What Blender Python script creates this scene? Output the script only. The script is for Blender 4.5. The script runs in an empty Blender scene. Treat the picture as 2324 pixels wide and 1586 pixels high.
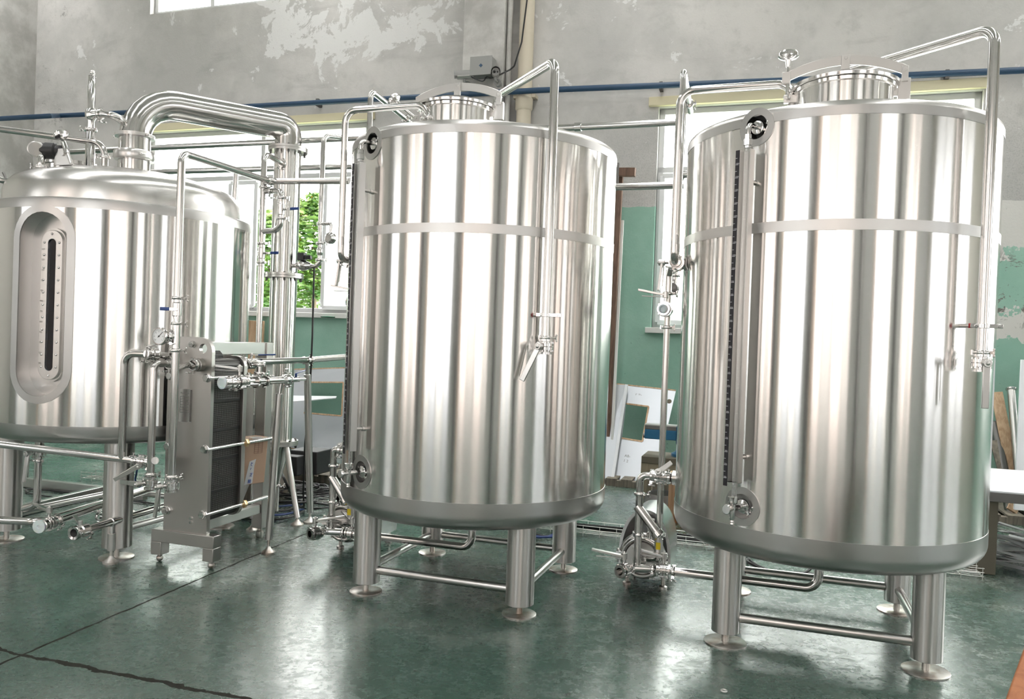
import bpy, bmesh, math, random
from math import sin, cos, pi, radians, atan2, sqrt
from mathutils import Vector as V, Matrix, geometry
random.seed(7)
C = bpy.context.scene.collection
sc = bpy.context.scene
# ------------------------------------------------------------------ camera, world, exposure
FPX, PITCH, ROLL, CH = 1817.1, -0.010605, 0.035688, 1.6
cd = bpy.data.cameras.new('camera'); cam = bpy.data.objects.new('camera', cd); C.objects.link(cam)
cd.sensor_width = 36; cd.lens = FPX / 2324 * 36; cd.clip_start = 0.05
_f = V((0, cos(PITCH), sin(PITCH))); _u = V((0, -sin(PITCH), cos(PITCH))); _r = V((1, 0, 0))
_x = _r * cos(ROLL) + _u * sin(ROLL); _y = -_r * sin(ROLL) + _u * cos(ROLL)
cam.matrix_world = Matrix(((_x.x, _y.x, -_f.x, 0), (_x.y, _y.y, -_f.y, 0), (_x.z, _y.z, -_f.z, CH), (0, 0, 0, 1)))
sc.camera = cam
vs = sc.view_settings
vs.view_transform = 'Standard'; vs.look = 'None'; vs.exposure = 0.33; vs.gamma = 1
vs.use_curve_mapping = False
wd = bpy.data.worlds.new('world'); sc.world = wd; wd.use_nodes = True
bgn = wd.node_tree.nodes['Background']
bgn.inputs[0].default_value = (1.0, 0.985, 0.965, 1); bgn.inputs[1].default_value = 13.0
sc.cycles.max_bounces = 10; sc.cycles.diffuse_bounces = 4; sc.cycles.glossy_bounces = 5
sc.cycles.sample_clamp_indirect = 6.0
sc.cycles.caustics_reflective = False; sc.cycles.caustics_refractive = False

# ------------------------------------------------------------------ placing by what the survey of the hall gave
YAW = radians(17.9)
EU = V((cos(YAW), -sin(YAW), 0)); EN = V((sin(YAW), cos(YAW), 0)); UP = V((0, 0, 1))
def uw(u, w, z=0): return EU * u + EN * w + UP * z
def ray(px, py):
    a = px - 1162; b = py - 793
    x = a * cos(ROLL) + b * sin(ROLL); y = -a * sin(ROLL) + b * cos(ROLL)
    d = _r * (x / FPX) + _f - _u * (y / FPX)
    return d / d.y
CP = V((0, 0, CH))
def P(px, py, Y): return CP + ray(px, py) * Y                 # a point Y metres in front of the lens
def PZ(px, py, z=0.0):
    d = ray(px, py); return CP + d * ((z - CH) / d.z)           # on a level plane
def PW(px, py, w):
    d = ray(px, py); return CP + d * (w / d.dot(EN))            # on a plane along the row of tanks

# ------------------------------------------------------------------ materials
def mat(name, col=(.8, .8, .8), rough=.5, metal=0.0, **kw):
    m = bpy.data.materials.new(name); m.use_nodes = True
    b = m.node_tree.nodes['Principled BSDF']
    b.inputs['Base Color'].default_value = (*col, 1); b.inputs['Roughness'].default_value = rough
    b.inputs['Metallic'].default_value = metal
    for k, v in kw.items(): b.inputs[k].default_value = v
    return m
def nd(m, typ, **kw):
    n_ = m.node_tree.nodes.new(typ)
    for k, v in kw.items():
        if k in n_.inputs.keys(): n_.inputs[k].default_value = v
        else: setattr(n_, k, v)
    return n_
def lk(m, a, b): m.node_tree.links.new(a, b)
def bsdf(m): return m.node_tree.nodes['Principled BSDF']
def math_(m, op, a, b=None, c=None, clamp=False):
    n_ = m.node_tree.nodes.new('ShaderNodeMath'); n_.operation = op; n_.use_clamp = clamp
    for i, x in enumerate((a, b, c)):
        if x is None: continue
        if isinstance(x, (int, float)): n_.inputs[i].default_value = x
        else: lk(m, x, n_.inputs[i])
    return n_.outputs[0]
def mixc(m, fac, a, b):
    n_ = m.node_tree.nodes.new('ShaderNodeMix'); n_.data_type = 'RGBA'
    for i, x in ((0, fac), (6, a), (7, b)):
        if isinstance(x, (int, float)): n_.inputs[i].default_value = x
        elif isinstance(x, tuple): n_.inputs[i].default_value = (*x, 1)
        else: lk(m, x, n_.inputs[i])
    return n_.outputs[2]
def ramp(m, src, lo, hi):
    n_ = m.node_tree.nodes.new('ShaderNodeMapRange'); n_.inputs[1].default_value = lo; n_.inputs[2].default_value = hi
    n_.interpolation_type = 'SMOOTHSTEP'
    lk(m, src, n_.inputs[0]); return n_.outputs[0]
def noise(m, scale, detail=4, rough=.55, vec=None, dist=0.0):
    n_ = nd(m, 'ShaderNodeTexNoise'); n_.inputs['Scale'].default_value = scale
    n_.inputs['Detail'].default_value = detail; n_.inputs['Roughness'].default_value = rough
    n_.inputs['Distortion'].default_value = dist
    if vec is None: vec = pos(m)
    lk(m, vec, n_.inputs['Vector']); return n_.outputs[0]
def pos(m):
    g = m.node_tree.nodes.get('geo_pos')
    if g is None:
        g = m.node_tree.nodes.new('ShaderNodeNewGeometry'); g.name = 'geo_pos'
    return g.outputs['Position']
def scalev(m, v, s):
    n_ = m.node_tree.nodes.new('ShaderNodeVectorMath'); n_.operation = 'MULTIPLY'
    lk(m, v, n_.inputs[0]); n_.inputs[1].default_value = s; return n_.outputs[0]
def dotv(m, v, d):
    n_ = m.node_tree.nodes.new('ShaderNodeVectorMath'); n_.operation = 'DOT_PRODUCT'
    lk(m, v, n_.inputs[0]); n_.inputs[1].default_value = d; return n_.outputs['Value']
def bump(m, h, s, d=.01):
    b = nd(m, 'ShaderNodeBump'); b.inputs['Strength'].default_value = s; b.inputs['Distance'].default_value = d
    lk(m, h, b.inputs['Height']); lk(m, b.outputs[0], bsdf(m).inputs['Normal'])

STEELC = (.76, .745, .725)
def aniso(name, rough, col=STEELC, an=.9, wave=0.0):
    m = mat(name, col, rough, 1.0)
    b = bsdf(m); b.inputs['Anisotropic'].default_value = an
    t = nd(m, 'ShaderNodeCombineXYZ'); t.inputs[2].default_value = 1; lk(m, t.outputs[0], b.inputs['Tangent'])
    h = noise(m, 1.0, 2, .5, scalev(m, pos(m), (120, 120, .8)))   # vertical grain of the polished sheet
    r = nd(m, 'ShaderNodeMapRange'); lk(m, h, r.inputs[0])
    r.inputs[3].default_value = rough * .94; r.inputs[4].default_value = rough * 1.06
    lk(m, r.outputs[0], b.inputs['Roughness'])
    if wave:
        bump(m, noise(m, 1.0, 1, .4, scalev(m, pos(m), (4.5, 4.5, .9))), wave, .02)
    return m
M_shell = aniso('polished_shell_steel', .16, an=1.0, wave=.02)
M_leg = aniso('brushed_leg_steel', .36, (.56, .55, .535), .8)
M_band = mat('dull_band_steel', (.60, .59, .575), .42, 1.0)
M_rim = mat('brushed_rim_steel', (.48, .475, .465), .33, 1.0)
M_pipe = mat('pipe_steel', (.60, .59, .575), .16, 1.0)
M_fit = mat('fitting_steel', (.68, .67, .66), .13, 1.0)
M_satin = mat('satin_steel', (.60, .59, .575), .30, 1.0)
M_dome = mat('satin_dome_steel', (.62, .61, .595), .27, 1.0)
M_plate = mat('ground_plate_steel', (.42, .41, .39), .34, 1.0)
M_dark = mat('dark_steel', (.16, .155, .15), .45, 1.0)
M_foot = mat('worn_foot_steel', (.62, .59, .56), .38, 1.0)
M_inner = mat('recess_steel', (.62, .61, .60), .3, 1.0)
M_black = mat('black_plastic', (.012, .012, .014), .4)
M_rubber = mat('black_rubber', (.014, .014, .015), .5)
M_white = mat('white_plastic', (.82, .83, .84), .4)
M_frost = mat('frosted_cap_plastic', (.75, .78, .80), .3, 0, **{'Subsurface Weight': .3})
M_blue = mat('blue_vinyl', (.010, .05, .22), .35)
M_bluecable = mat('blue_cable', (.02, .05, .20), .45)
M_red = mat('red_label', (.55, .02, .03), .5)
M_yellow = mat('yellow_label', (.85, .65, .02), .5)
M_scale = mat('scale_black', (.012, .011, .016), .45)
M_mark = mat('scale_white', (.75, .75, .78), .5)
M_card = mat('cardboard', (.52, .36, .25), .75)
M_wood = mat('pale_wood', (.60, .42, .27), .65)
M_brownwood = mat('brown_wood', (.15, .085, .055), .65)
M_ply = mat('orange_plywood', (.40, .155, .06), .6)
M_zinc = mat('zinc_wire', (.65, .65, .63), .35, 1.0)
M_darkgreen = mat('dark_green_lid', (.03, .16, .09), .5)
M_tape = mat('clear_tape', (.75, .72, .70), .2)
M_paper = mat('white_paper', (.80, .82, .84), .6)
M_ink = mat('blue_ink', (.03, .10, .45), .6)
M_print = mat('brown_print', (.22, .12, .09), .7)
M_cream = mat('cream_pvc', (.60, .54, .43), .5)
M_bluepipe = mat('blue_paint', (.02, .06, .12), .45)
M_greybox = mat('grey_box_paint', (.30, .30, .29), .5)
M_rust = mat('rusty_steel', (.15, .135, .105), .65, .4)
M_vise = mat('vise_blue', (.02, .13, .26), .45)
M_panelw = mat('white_panel', (.80, .82, .86), .35)
M_gauge = mat('gauge_dial', (.85, .87, .88), .4)
M_glassd = mat('dark_sight_glass', (.010, .013, .02), .06, 0, **{'Specular IOR Level': .6})
M_tube = mat('clear_tube', (.95, .97, .97), .08, 0, **{'Transmission Weight': .85, 'IOR': 1.2})
M_alu = mat('window_aluminium', (.62, .63, .63), .4, .3)
M_frame_w = mat('white_frame', (.78, .79, .80), .45)
M_pane = mat('frosted_pane', (.9, .92, .93), .5, 0, **{'Transmission Weight': .9, 'IOR': 1.05})
_nt = M_pane.node_tree; _tr = _nt.nodes.new('ShaderNodeBsdfTranslucent'); _tr.inputs[0].default_value = (.92, .94, .95, 1)
_nt.links.new(_tr.outputs[0], _nt.nodes['Material Output'].inputs[0])
M_dimpane = []  # tinted low-transmission panes, added to dim unseen windows and colour the steel's reflections
for i_, c_ in enumerate(((.46, .43, .415), (.425, .43, .44), (.35, .34, .33), (.48, .475, .465))):
    q_ = mat('dimming_frosted_pane', (.9, .92, .93), .5); _nt = q_.node_tree; _tr = _nt.nodes.new('ShaderNodeBsdfTranslucent'); _tr.inputs[0].default_value = (*c_, 1)
    _nt.links.new(_tr.outputs[0], _nt.nodes['Material Output'].inputs[0]); M_dimpane.append(q_)
M_shroud = mat('motor_shroud_steel', (.66, .655, .66), .25, 1.0)
M_iron = mat('dark_iron_block', (.03, .03, .032), .5, .3)
M_pallet = mat('grey_old_wood', (.24, .21, .17), .8)
M_scrap = mat('scrap_sheet', (.36, .36, .36), .5, .6)
M_sheet = mat('filmed_sheet_steel', (.56, .59, .63), .3, .35)
for _m, _s, _k in ((M_satin, 320, .15), (M_plate, 240, .12), (M_rim, 300, .12)):   # fine grind marks
    h = noise(_m, 1.0, 2, .5, scalev(_m, pos(_m), (_s * .3, _s * .3, _s * .3)))
    r = nd(_m, 'ShaderNodeMapRange'); lk(_m, h, r.inputs[0])
    q = bsdf(_m).inputs['Roughness'].default_value
    r.inputs[3].default_value = q - .025; r.inputs[4].default_value = q + .025
    lk(_m, r.outputs[0], bsdf(_m).inputs['Roughness'])
for _m, _c2 in ((M_wood, (.42, .27, .16)), (M_brownwood, (.08, .045, .03)), (M_ply, (.30, .105, .04)), (M_pallet, (.13, .11, .09))):
    c1 = tuple(bsdf(_m).inputs['Base Color'].default_value)[:3]
    lk(_m, mixc(_m, ramp(_m, noise(_m, 1, 4, .6, scalev(_m, pos(_m), (30, 30, 2.5)), .6), .35, .7), c1, _c2), bsdf(_m).inputs['Base Color'])
lk(M_card, mixc(M_card, noise(M_card, 3, 2), (.50, .345, .24), (.60, .43, .31)), bsdf(M_card).inputs['Base Color'])
lk(M_foot, mixc(M_foot, ramp(M_foot, noise(M_foot, 14, 5), .4, .7), (.66, .64, .61), (.40, .33, .28)), bsdf(M_foot).inputs['Base Color'])
# floor: worn green paint on concrete
M_floor = mat('green_painted_floor', (.08, .18, .15), .3)
def floor_mat():
    m = M_floor; b = bsdf(m); p = pos(m)
    big = noise(m, .9, 5, .6); mid = noise(m, 3.2, 5, .6); fine = noise(m, 38, 5, .65)
    col = mixc(m, ramp(m, big, .25, .75), (.026, .066, .047), (.062, .108, .088))
    col = mixc(m, math_(m, 'MULTIPLY', ramp(m, mid, .40, .85), .4), col, (.085, .14, .118))
    # dust worn pale in a strip along the kettle and heat exchanger
    dust = math_(m, 'MULTIPLY', ramp(m, noise(m, 2.2, 6, .7), .46, .72), ramp(m, dotv(m, p, tuple(EN)), 3.2, 4.6))
    col = mixc(m, math_(m, 'MULTIPLY', dust, .55), col, (.30, .33, .29))
    scr = noise(m, 1, 5, .75, scalev(m, p, (6, 48, 1)), .8)
    col = mixc(m, math_(m, 'MULTIPLY', ramp(m, scr, .62, .70), .16), col, (.32, .36, .32))
    scr2 = noise(m, 1, 5, .75, scalev(m, p, (55, 9, 1)), 1.2)
    col = mixc(m, math_(m, 'MULTIPLY', ramp(m, scr2, .65, .72), .2), col, (.03, .05, .045))
    chip = ramp(m, noise(m, 9, 3, .5), .735, .75)
    col = mixc(m, chip, col, (.36, .36, .32))
    dots = ramp(m, noise(m, 26, 2, .5), .76, .78)
    col = mixc(m, dots, col, (.05, .05, .045))
    cr = None
    for a, c_, wv, hw in (((0, 1507), (1270, 965), .015, .008), ((10, 1478), (575, 1590), .05, .014)):
        A = PZ(*a); B = PZ(*c_); d = (B - A).normalized(); nn = V((-d.y, d.x, 0))
        dist = math_(m, 'ADD', dotv(m, p, tuple(nn)), -A.dot(nn))
        wob = math_(m, 'MULTIPLY', math_(m, 'ADD', noise(m, 6, 4, .6), -.5), wv * 2)
        dist = math_(m, 'ABSOLUTE', math_(m, 'ADD', dist, wob))
        wid = math_(m, 'MULTIPLY', noise(m, 11, 3), hw * 2)
        k = math_(m, 'LESS_THAN', dist, wid)
        cr = k if cr is None else math_(m, 'MAXIMUM', cr, k)
    vor = nd(m, 'ShaderNodeTexVoronoi', feature='DISTANCE_TO_EDGE'); vor.inputs['Scale'].default_value = .75
    dv = m.node_tree.nodes.new('ShaderNodeVectorMath'); dv.operation = 'ADD'; lk(m, p, dv.inputs[0])
    nz = nd(m, 'ShaderNodeTexNoise'); nz.inputs['Scale'].default_value = 5; lk(m, p, nz.inputs['Vector'])
    lk(m, scalev(m, nz.outputs['Color'], (.35, .35, .35)), dv.inputs[1]); lk(m, dv.outputs[0], vor.inputs['Vector'])
    hair = math_(m, 'MULTIPLY', math_(m, 'LESS_THAN', vor.outputs['Distance'], .0035), ramp(m, noise(m, .8, 2), .52, .6))
    col = mixc(m, math_(m, 'MULTIPLY', hair, .6), col, (.03, .045, .04))
    col = mixc(m, cr, col, (.022, .022, .018))
    lk(m, col, b.inputs['Base Color'])
    rg = nd(m, 'ShaderNodeMapRange'); lk(m, math_(m, 'MULTIPLY', math_(m, 'ADD', noise(m, 13, 7, .72, None, .6), math_(m, 'ADD', math_(m, 'MULTIPLY', fine, .6), math_(m, 'MULTIPLY', scr, .4))), .5), rg.inputs[0]); rg.inputs[1].default_value = .38; rg.inputs[2].default_value = .62
    rg.inputs[3].default_value = .15; rg.inputs[4].default_value = .36
    lk(m, math_(m, 'ADD', rg.outputs[0], math_(m, 'MULTIPLY', cr, .4)), b.inputs['Roughness'])
    lk(m, math_(m, 'SUBTRACT', 1.0, math_(m, 'MULTIPLY', cr, .9)), b.inputs['Specular IOR Level'])
    hh = math_(m, 'ADD', math_(m, 'MULTIPLY', fine, .3), math_(m, 'MULTIPLY', noise(m, 7, 3), .8))
    bump(m, math_(m, 'SUBTRACT', hh, math_(m, 'MULTIPLY', cr, 1.5)), .25, .004)
floor_mat()
# back wall: bare concrete above, green dado below, flaking at the right
M_wall = mat('concrete_wall', (.5, .49, .47), .8)
def wall_mat():
    m = M_wall; b = bsdf(m); p = pos(m)
    z = dotv(m, p, (0, 0, 1)); u = dotv(m, p, tuple(EU))
    n1 = noise(m, .8, 6, .62); n2 = noise(m, 3.5, 6, .65); n3 = noise(m, 42, 4, .7)
    col = mixc(m, ramp(m, n1, .35, .65), (.47, .465, .45), (.60, .585, .565))
    col = mixc(m, math_(m, 'MULTIPLY', ramp(m, n2, .5, .72), .5), col, (.40, .40, .385))
    strat = noise(m, 1, 5, .6, scalev(m, p, (.7, .7, 3.0)), .5)
    col = mixc(m, math_(m, 'MULTIPLY', ramp(m, strat, .55, .72), .45), col, (.36, .355, .345))
    # pale plaster flakes high up between the windows
    du = math_(m, 'ABSOLUTE', math_(m, 'ADD', u, 5.6))
    reg = math_(m, 'MULTIPLY', math_(m, 'SUBTRACT', 1, ramp(m, du, .9, 2.4)), ramp(m, z, 5.0, 5.9))
    fl = ramp(m, math_(m, 'ADD', noise(m, 2.0, 7, .68, None, .4), math_(m, 'MULTIPLY', reg, .17)), .63, .66)
    col = mixc(m, math_(m, 'MULTIPLY', fl, .8), col, (.72, .72, .71))
    pit = ramp(m, n3, .66, .72)
    col = mixc(m, math_(m, 'MULTIPLY', pit, .4), col, (.22, .215, .21))
    gran = math_(m, 'MULTIPLY', ramp(m, noise(m, 70, 3, .7), .45, .7), math_(m, 'MULTIPLY', ramp(m, u, -3.0, -1.6), math_(m, 'SUBTRACT', 1, ramp(m, z, 3.9, 4.8))))
    col = mixc(m, math_(m, 'MULTIPLY', gran, .55), col, (.30, .30, .29))
    edge = math_(m, 'MULTIPLY', ramp(m, noise(m, 5, 6, .7), .56, .68), math_(m, 'SUBTRACT', 1, ramp(m, math_(m, 'ABSOLUTE', math_(m, 'ADD', u, 11.1)), .1, .55)))
    col = mixc(m, math_(m, 'MULTIPLY', edge, .7), col, (.16, .15, .14))
    # green dado with a straight upper edge
    wob = math_(m, 'MULTIPLY', math_(m, 'ADD', noise(m, 9, 4), -.5), .05)
    dado = math_(m, 'LESS_THAN', math_(m, 'ADD', z, wob), 3.33)
    gcol = mixc(m, ramp(m, noise(m, 1.4, 5), .35, .7), (.26, .46, .37), (.34, .54, .45))
    gcol = mixc(m, math_(m, 'MULTIPLY', ramp(m, noise(m, 14, 5, .7), .66, .72), .7), gcol, (.10, .15, .12))
    # right-hand end: white paint over green, flaking to dark plaster
    right = ramp(m, u, 1.5, 1.7)
    zz = math_(m, 'ADD', z, math_(m, 'MULTIPLY', math_(m, 'ADD', noise(m, 2.1, 6, .7), -.5), .9))
    wh = math_(m, 'MULTIPLY', right, ramp(m, zz, 2.78, 2.80))
    wh2 = math_(m, 'MULTIPLY', right, math_(m, 'MULTIPLY', math_(m, 'LESS_THAN', math_(m, 'ABSOLUTE', math_(m, 'ADD', zz, -2.02)), .17), 1))
    wcol = mixc(m, math_(m, 'MULTIPLY', ramp(m, noise(m, 6, 6, .7), .63, .67), .7), (.66, .65, .62), (.36, .36, .34))
    gcol = mixc(m, math_(m, 'MAXIMUM', wh, wh2), gcol, wcol)
    dk = math_(m, 'MULTIPLY', right, math_(m, 'MULTIPLY', ramp(m, noise(m, 3.4, 6, .75, None, .6), .56, .60), math_(m, 'SUBTRACT', 1, ramp(m, math_(m, 'ABSOLUTE', math_(m, 'ADD', z, -2.35)), .2, .55))))
    gcol = mixc(m, dk, gcol, (.17, .155, .14))
    col = mixc(m, dado, col, gcol)
    lk(m, col, b.inputs['Base Color'])
    bump(m, math_(m, 'ADD', math_(m, 'MULTIPLY', n3, .4), n2), .3, .015)
wall_mat()
M_conc = mat('plain_concrete', (.52, .51, .49), .85)
lk(M_conc, mixc(M_conc, ramp(M_conc, noise(M_conc, 2.5, 6, .65), .35, .7), (.42, .41, .39), (.60, .59, .57)), bsdf(M_conc).inputs['Base Color'])
M_paintw = mat('cream_painted_wall', (.62, .60, .56), .8)
M_greyw = mat('grey_painted_wall', (.38, .375, .36), .8)
M_roof = mat('roof_sheet', (.55, .55, .54), .7)
M_lintel = mat('yellowed_lintel', (.72, .66, .46), .7)
M_sill = mat('white_sill', (.74, .74, .72), .7)
M_reflboard = mat('tan_reflection_board', (.56, .43, .34), .6)  # for boards added behind the lens to reflect as warm stripes
M_grass = mat('outside_ground', (.30, .34, .22), .9)
M_leaf = mat('leaf_green', (.16, .36, .05), .5, 0, **{'Transmission Weight': 0.0, 'Subsurface Weight': .25})
lk(M_leaf, mixc(M_leaf, ramp(M_leaf, noise(M_leaf, 2.5, 3), .35, .65), (.035, .10, .010), (.13, .22, .035)), bsdf(M_leaf).inputs['Base Color'])
M_trunk = mat('bark', (.12, .09, .06), .9)
M_lattice = mat('lattice_grey', (.25, .26, .26), .6)

# ------------------------------------------------------------------ mesh helpers
OFF = {}
def frame(ax):
    ax = V(ax).normalized()
    t = V((0, 0, 1)) if abs(ax.z) < .9 else V((1, 0, 0))
    a = ax.cross(t).normalized(); b = ax.cross(a).normalized()
    return a, b, ax
def fillet(pts, R, k=7):
    pts = [V(p) for p in pts]; out = [pts[0]]
    for i in range(1, len(pts) - 1):
        p = pts[i]; a = pts[i - 1] - p; b = pts[i + 1] - p
        la, lb = a.length, b.length; a.normalize(); b.normalize()
        ang = a.angle(b)
        if ang > pi - .05: out.append(p); continue
        d = min(R / math.tan(ang / 2), la * .48, lb * .48); r = d * math.tan(ang / 2)
        cen = p + (a + b).normalized() * (r / sin(ang / 2))
        s = p + a * d - cen; t = p + b * d - cen
        w = s.angle(t)
        for j in range(k + 1):
            q = j / k
            out.append(cen + (s * sin((1 - q) * w) + t * sin(q * w)) / sin(w))
    out.append(pts[-1]); return out
class MB:
    def __init__(s): s.v = []; s.f = []
    def add(s, vs_, fs):
        o = len(s.v); s.v += [V(x) for x in vs_]; s.f += [tuple(o + i for i in f) for f in fs]; return s
    def box(s, c, h, ax=(EU, EN, UP)):
        c = V(c); q = []
        for sx in (-1, 1):
            for sy in (-1, 1):
                for sz in (-1, 1): q.append(c + ax[0] * sx * h[0] + ax[1] * sy * h[1] + ax[2] * sz * h[2])
        return s.add(q, [(0, 1, 3, 2), (4, 6, 7, 5), (0, 4, 5, 1), (2, 3, 7, 6), (0, 2, 6, 4), (1, 5, 7, 3)])
    def beam(s, p, q, w, h, up=UP):
        p = V(p); q = V(q); d = (q - p); L = d.length; d.normalize()
        sd = d.cross(up).normalized(); u2 = sd.cross(d).normalized()
        return s.box((p + q) / 2, (L / 2, w / 2, h / 2), (d, sd, u2))
    def lathe(s, o, ax, prof, seg=32, close=False):
        a, b, ax = frame(ax); o = V(o); vs_ = []; n_ = len(prof)
        for r, z in prof:
            for k in range(seg):
                t = 2 * pi * k / seg; vs_.append(o + ax * z + (a * cos(t) + b * sin(t)) * r)
        fs = []
        for i in range(n_ - 1 + (1 if close else 0)):
            j = (i + 1) % n_
            for k in range(seg):
                k2 = (k + 1) % seg
                fs.append((i * seg + k, i * seg + k2, j * seg + k2, j * seg + k))
        if not close:
            if prof[0][0] > 1e-6: fs.append(tuple(range(seg))[::-1])
            if prof[-1][0] > 1e-6: fs.append(tuple((n_ - 1) * seg + k for k in range(seg)))
        return s.add(vs_, fs)
    def cyl(s, p, q, r0, r1=None, seg=20):
        p = V(p); q = V(q); d = q - p
        return s.lathe(p, d, [(r0, 0), (r0 if r1 is None else r1, d.length)], seg)
    def tube(s, pts, r, seg=14, bend=0, caps=True):
        if bend: pts = fillet(pts, bend)
        pts = [V(p) for p in pts]; vs_ = []; fs = []
        d = (pts[1] - pts[0]).normalized(); a, b, _ = frame(d)
        for i, p in enumerate(pts):
            if i == 0: t = pts[1] - p
            elif i == len(pts) - 1: t = p - pts[i - 1]
            else: t = (pts[i + 1] - p).normalized() + (p - pts[i - 1]).normalized()
            t.normalize(); a = (a - t * a.dot(t)).normalized(); b = t.cross(a)
            for k in range(seg):
                q = 2 * pi * k / seg; vs_.append(p + (a * cos(q) + b * sin(q)) * r)
        for i in range(len(pts) - 1):
            for k in range(seg):
                k2 = (k + 1) % seg; fs.append((i * seg + k, i * seg + k2, (i + 1) * seg + k2, (i + 1) * seg + k))
        if caps:
            fs.append(tuple(range(seg))[::-1]); fs.append(tuple((len(pts) - 1) * seg + k for k in range(seg)))
        return s.add(vs_, fs)
    def torus(s, c, ax, R, r, seg=36, k=10):
        return s.lathe(c, ax, [(R + r * cos(2 * pi * i / k), r * sin(2 * pi * i / k)) for i in range(k)], seg, True)
    def sphere(s, c, r, seg=16, n_=10, ax=UP, sq=1.0):
        return s.lathe(c, ax, [(max(r * sin(pi * i / n_), 1e-5), -r * sq * cos(pi * i / n_)) for i in range(n_ + 1)], seg)
    def prism(s, out, d):
        out = [V(p) for p in out]; d = V(d); n_ = len(out)
        vs_ = out + [p + d for p in out]
        fs = [tuple(range(n_))[::-1], tuple(range(n_, 2 * n_))] + [(i, (i + 1) % n_, n_ + (i + 1) % n_, n_ + i) for i in range(n_)]
        return s.add(vs_, fs)
    def hexbolt(s, p, ax, r, h):
        a, b, ax = frame(ax)
        return s.lathe(p, ax, [(r, 0), (r, h * .8), (r * .85, h)], 6)
    def build(s, name, m, parent=None, bevel=0.0, smooth=True, loc=None, sharp=38):
        me = bpy.data.meshes.new(name)
        o = bpy.data.objects.new(name, me); C.objects.link(o)
        if parent is not None: off = OFF[parent]; o.parent = parent
        else:
            off = V(loc) if loc is not None else V((sum(v.x for v in s.v) / len(s.v), sum(v.y for v in s.v) / len(s.v), min(v.z for v in s.v)))
            o.location = off
        OFF[o] = off
        me.from_pydata([tuple(v - off) for v in s.v], [], s.f); me.update()
        bm = bmesh.new(); bm.from_mesh(me); bmesh.ops.recalc_face_normals(bm, faces=bm.faces); bm.to_mesh(me); bm.free()
        me.materials.append(m)
        if smooth:
            me.polygons.foreach_set('use_smooth', [True] * len(me.polygons))
            me.set_sharp_from_angle(angle=radians(sharp))
        if bevel:
            b = o.modifiers.new('bevel', 'BEVEL'); b.width = bevel; b.segments = 2; b.limit_method = 'ANGLE'; b.angle_limit = radians(40)
        return o
def tag(o, label, cat, group=None, kind=None):
    o['label'] = label; o['category'] = cat
    if group: o['group'] = group
    if kind: o['kind'] = kind
    return o
def thing(name, label, cat, loc, group=None):
    o = bpy.data.objects.new(name, None); C.objects.link(o); o.location = loc; o.empty_display_size = .1
    OFF[o] = V(loc); return tag(o, label, cat, group)
def struct(name, mb, m, bevel=0, parent=None):
    o = mb.build(name, m, parent, bevel, loc=None if parent else (0, 0, 0))
    if parent is None: o['kind'] = 'structure'
    return o

# ---- sanitary fittings
def clamp(p, ax, r, parent, side, name='clamp', m=None):
    "hinged ring clamp with a wing nut, sitting on a pipe of radius r at p"
    p = V(p); ax = V(ax).normalized(); mb = MB()
    R = r + .012
    mb.lathe(p, ax, [(r, -.010), (R - .003, -.010), (R, -.006), (R, .006), (R - .003, .010), (r, .010)], 24, True)
    sd = V(side); sd = (sd - ax * sd.dot(ax)).normalized(); t = ax.cross(sd)
    mb.box(p + sd * (R + .006), (.012, .007, .008), (sd, t, ax))
    mb.cyl(p + sd * (R + .010) - t * .02, p + sd * (R + .010) + t * .034, .0035, None, 8)
    for k in (-1, 1):
        mb.box(p + sd * (R + .010) + t * .036 + ax * k * .010, (.004, .006, .008), (sd, t, ax))
        mb.sphere(p + sd * (R + .010) + t * .042 + ax * k * .016, .006, 8, 6)
    mb.cyl(p - sd * (R + .004) - ax * .012, p - sd * (R + .004) + ax * .012, .006, None, 8)
    return mb.build(name, m or M_fit, parent)
def valve(p, ax, r, parent, stem, lever, ll=.17, name='valve', tilt=.06):
    "butterfly valve body with flanges and stem; flat pressed lever as its part"
    p = V(p); ax = V(ax).normalized(); mb = MB(); R = r + .014
    mb.lathe(p, ax, [(r * .9, -.042), (R, -.042), (R, -.030), (r + .003, -.028), (r + .003, -.020), (R + .008, -.018), (R + .008, -.002), (R + .004, 0),
                     (R + .008, .002), (R + .008, .018), (r + .003, .020), (r + .003, .028), (R, .030), (R, .042), (r * .9, .042)], 28, True)
    st = V(stem); st = (st - ax * st.dot(ax)).normalized(); t = ax.cross(st)
    for k in (-1, 1):
        for j in (-1, 1): mb.cyl(p + st * R * .75 * j + t * R * .85 * k - ax * .026, p + st * R * .75 * j + t * R * .85 * k + ax * .026, .005, None, 6)
    mb.cyl(p + st * R * .8, p + st * (R + .045), .011, None, 12)
    o = mb.build(name, M_fit, parent)
    lv = V(lever); lv = (lv - st * lv.dot(st)).normalized(); hb = MB(); hp = p + st * (R + .042)
    hb.cyl(hp - st * .012, hp + st * .026, .019, None, 16)
    hb.sphere(hp + st * .026, .010, 10, 6)
    wv = st.cross(lv)
    q0, q1 = hp + st * .010, hp + lv * ll + st * (.010 + ll * tilt)
    hb.prism([q0 + wv * .017 - st * .012, q0 - wv * .017 - st * .012, q1 - wv * .013 - st * .008, q1 + wv * .013 - st * .008], st * .014)
    hb.tube([hp - st * .006, hp - st * .004 + lv * ll * .86 + wv * .006], .004, 6)
    hb.build('handle', M_satin, o if parent.parent is None and 'label' in parent.keys() else parent, .003)
    return o
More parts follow.
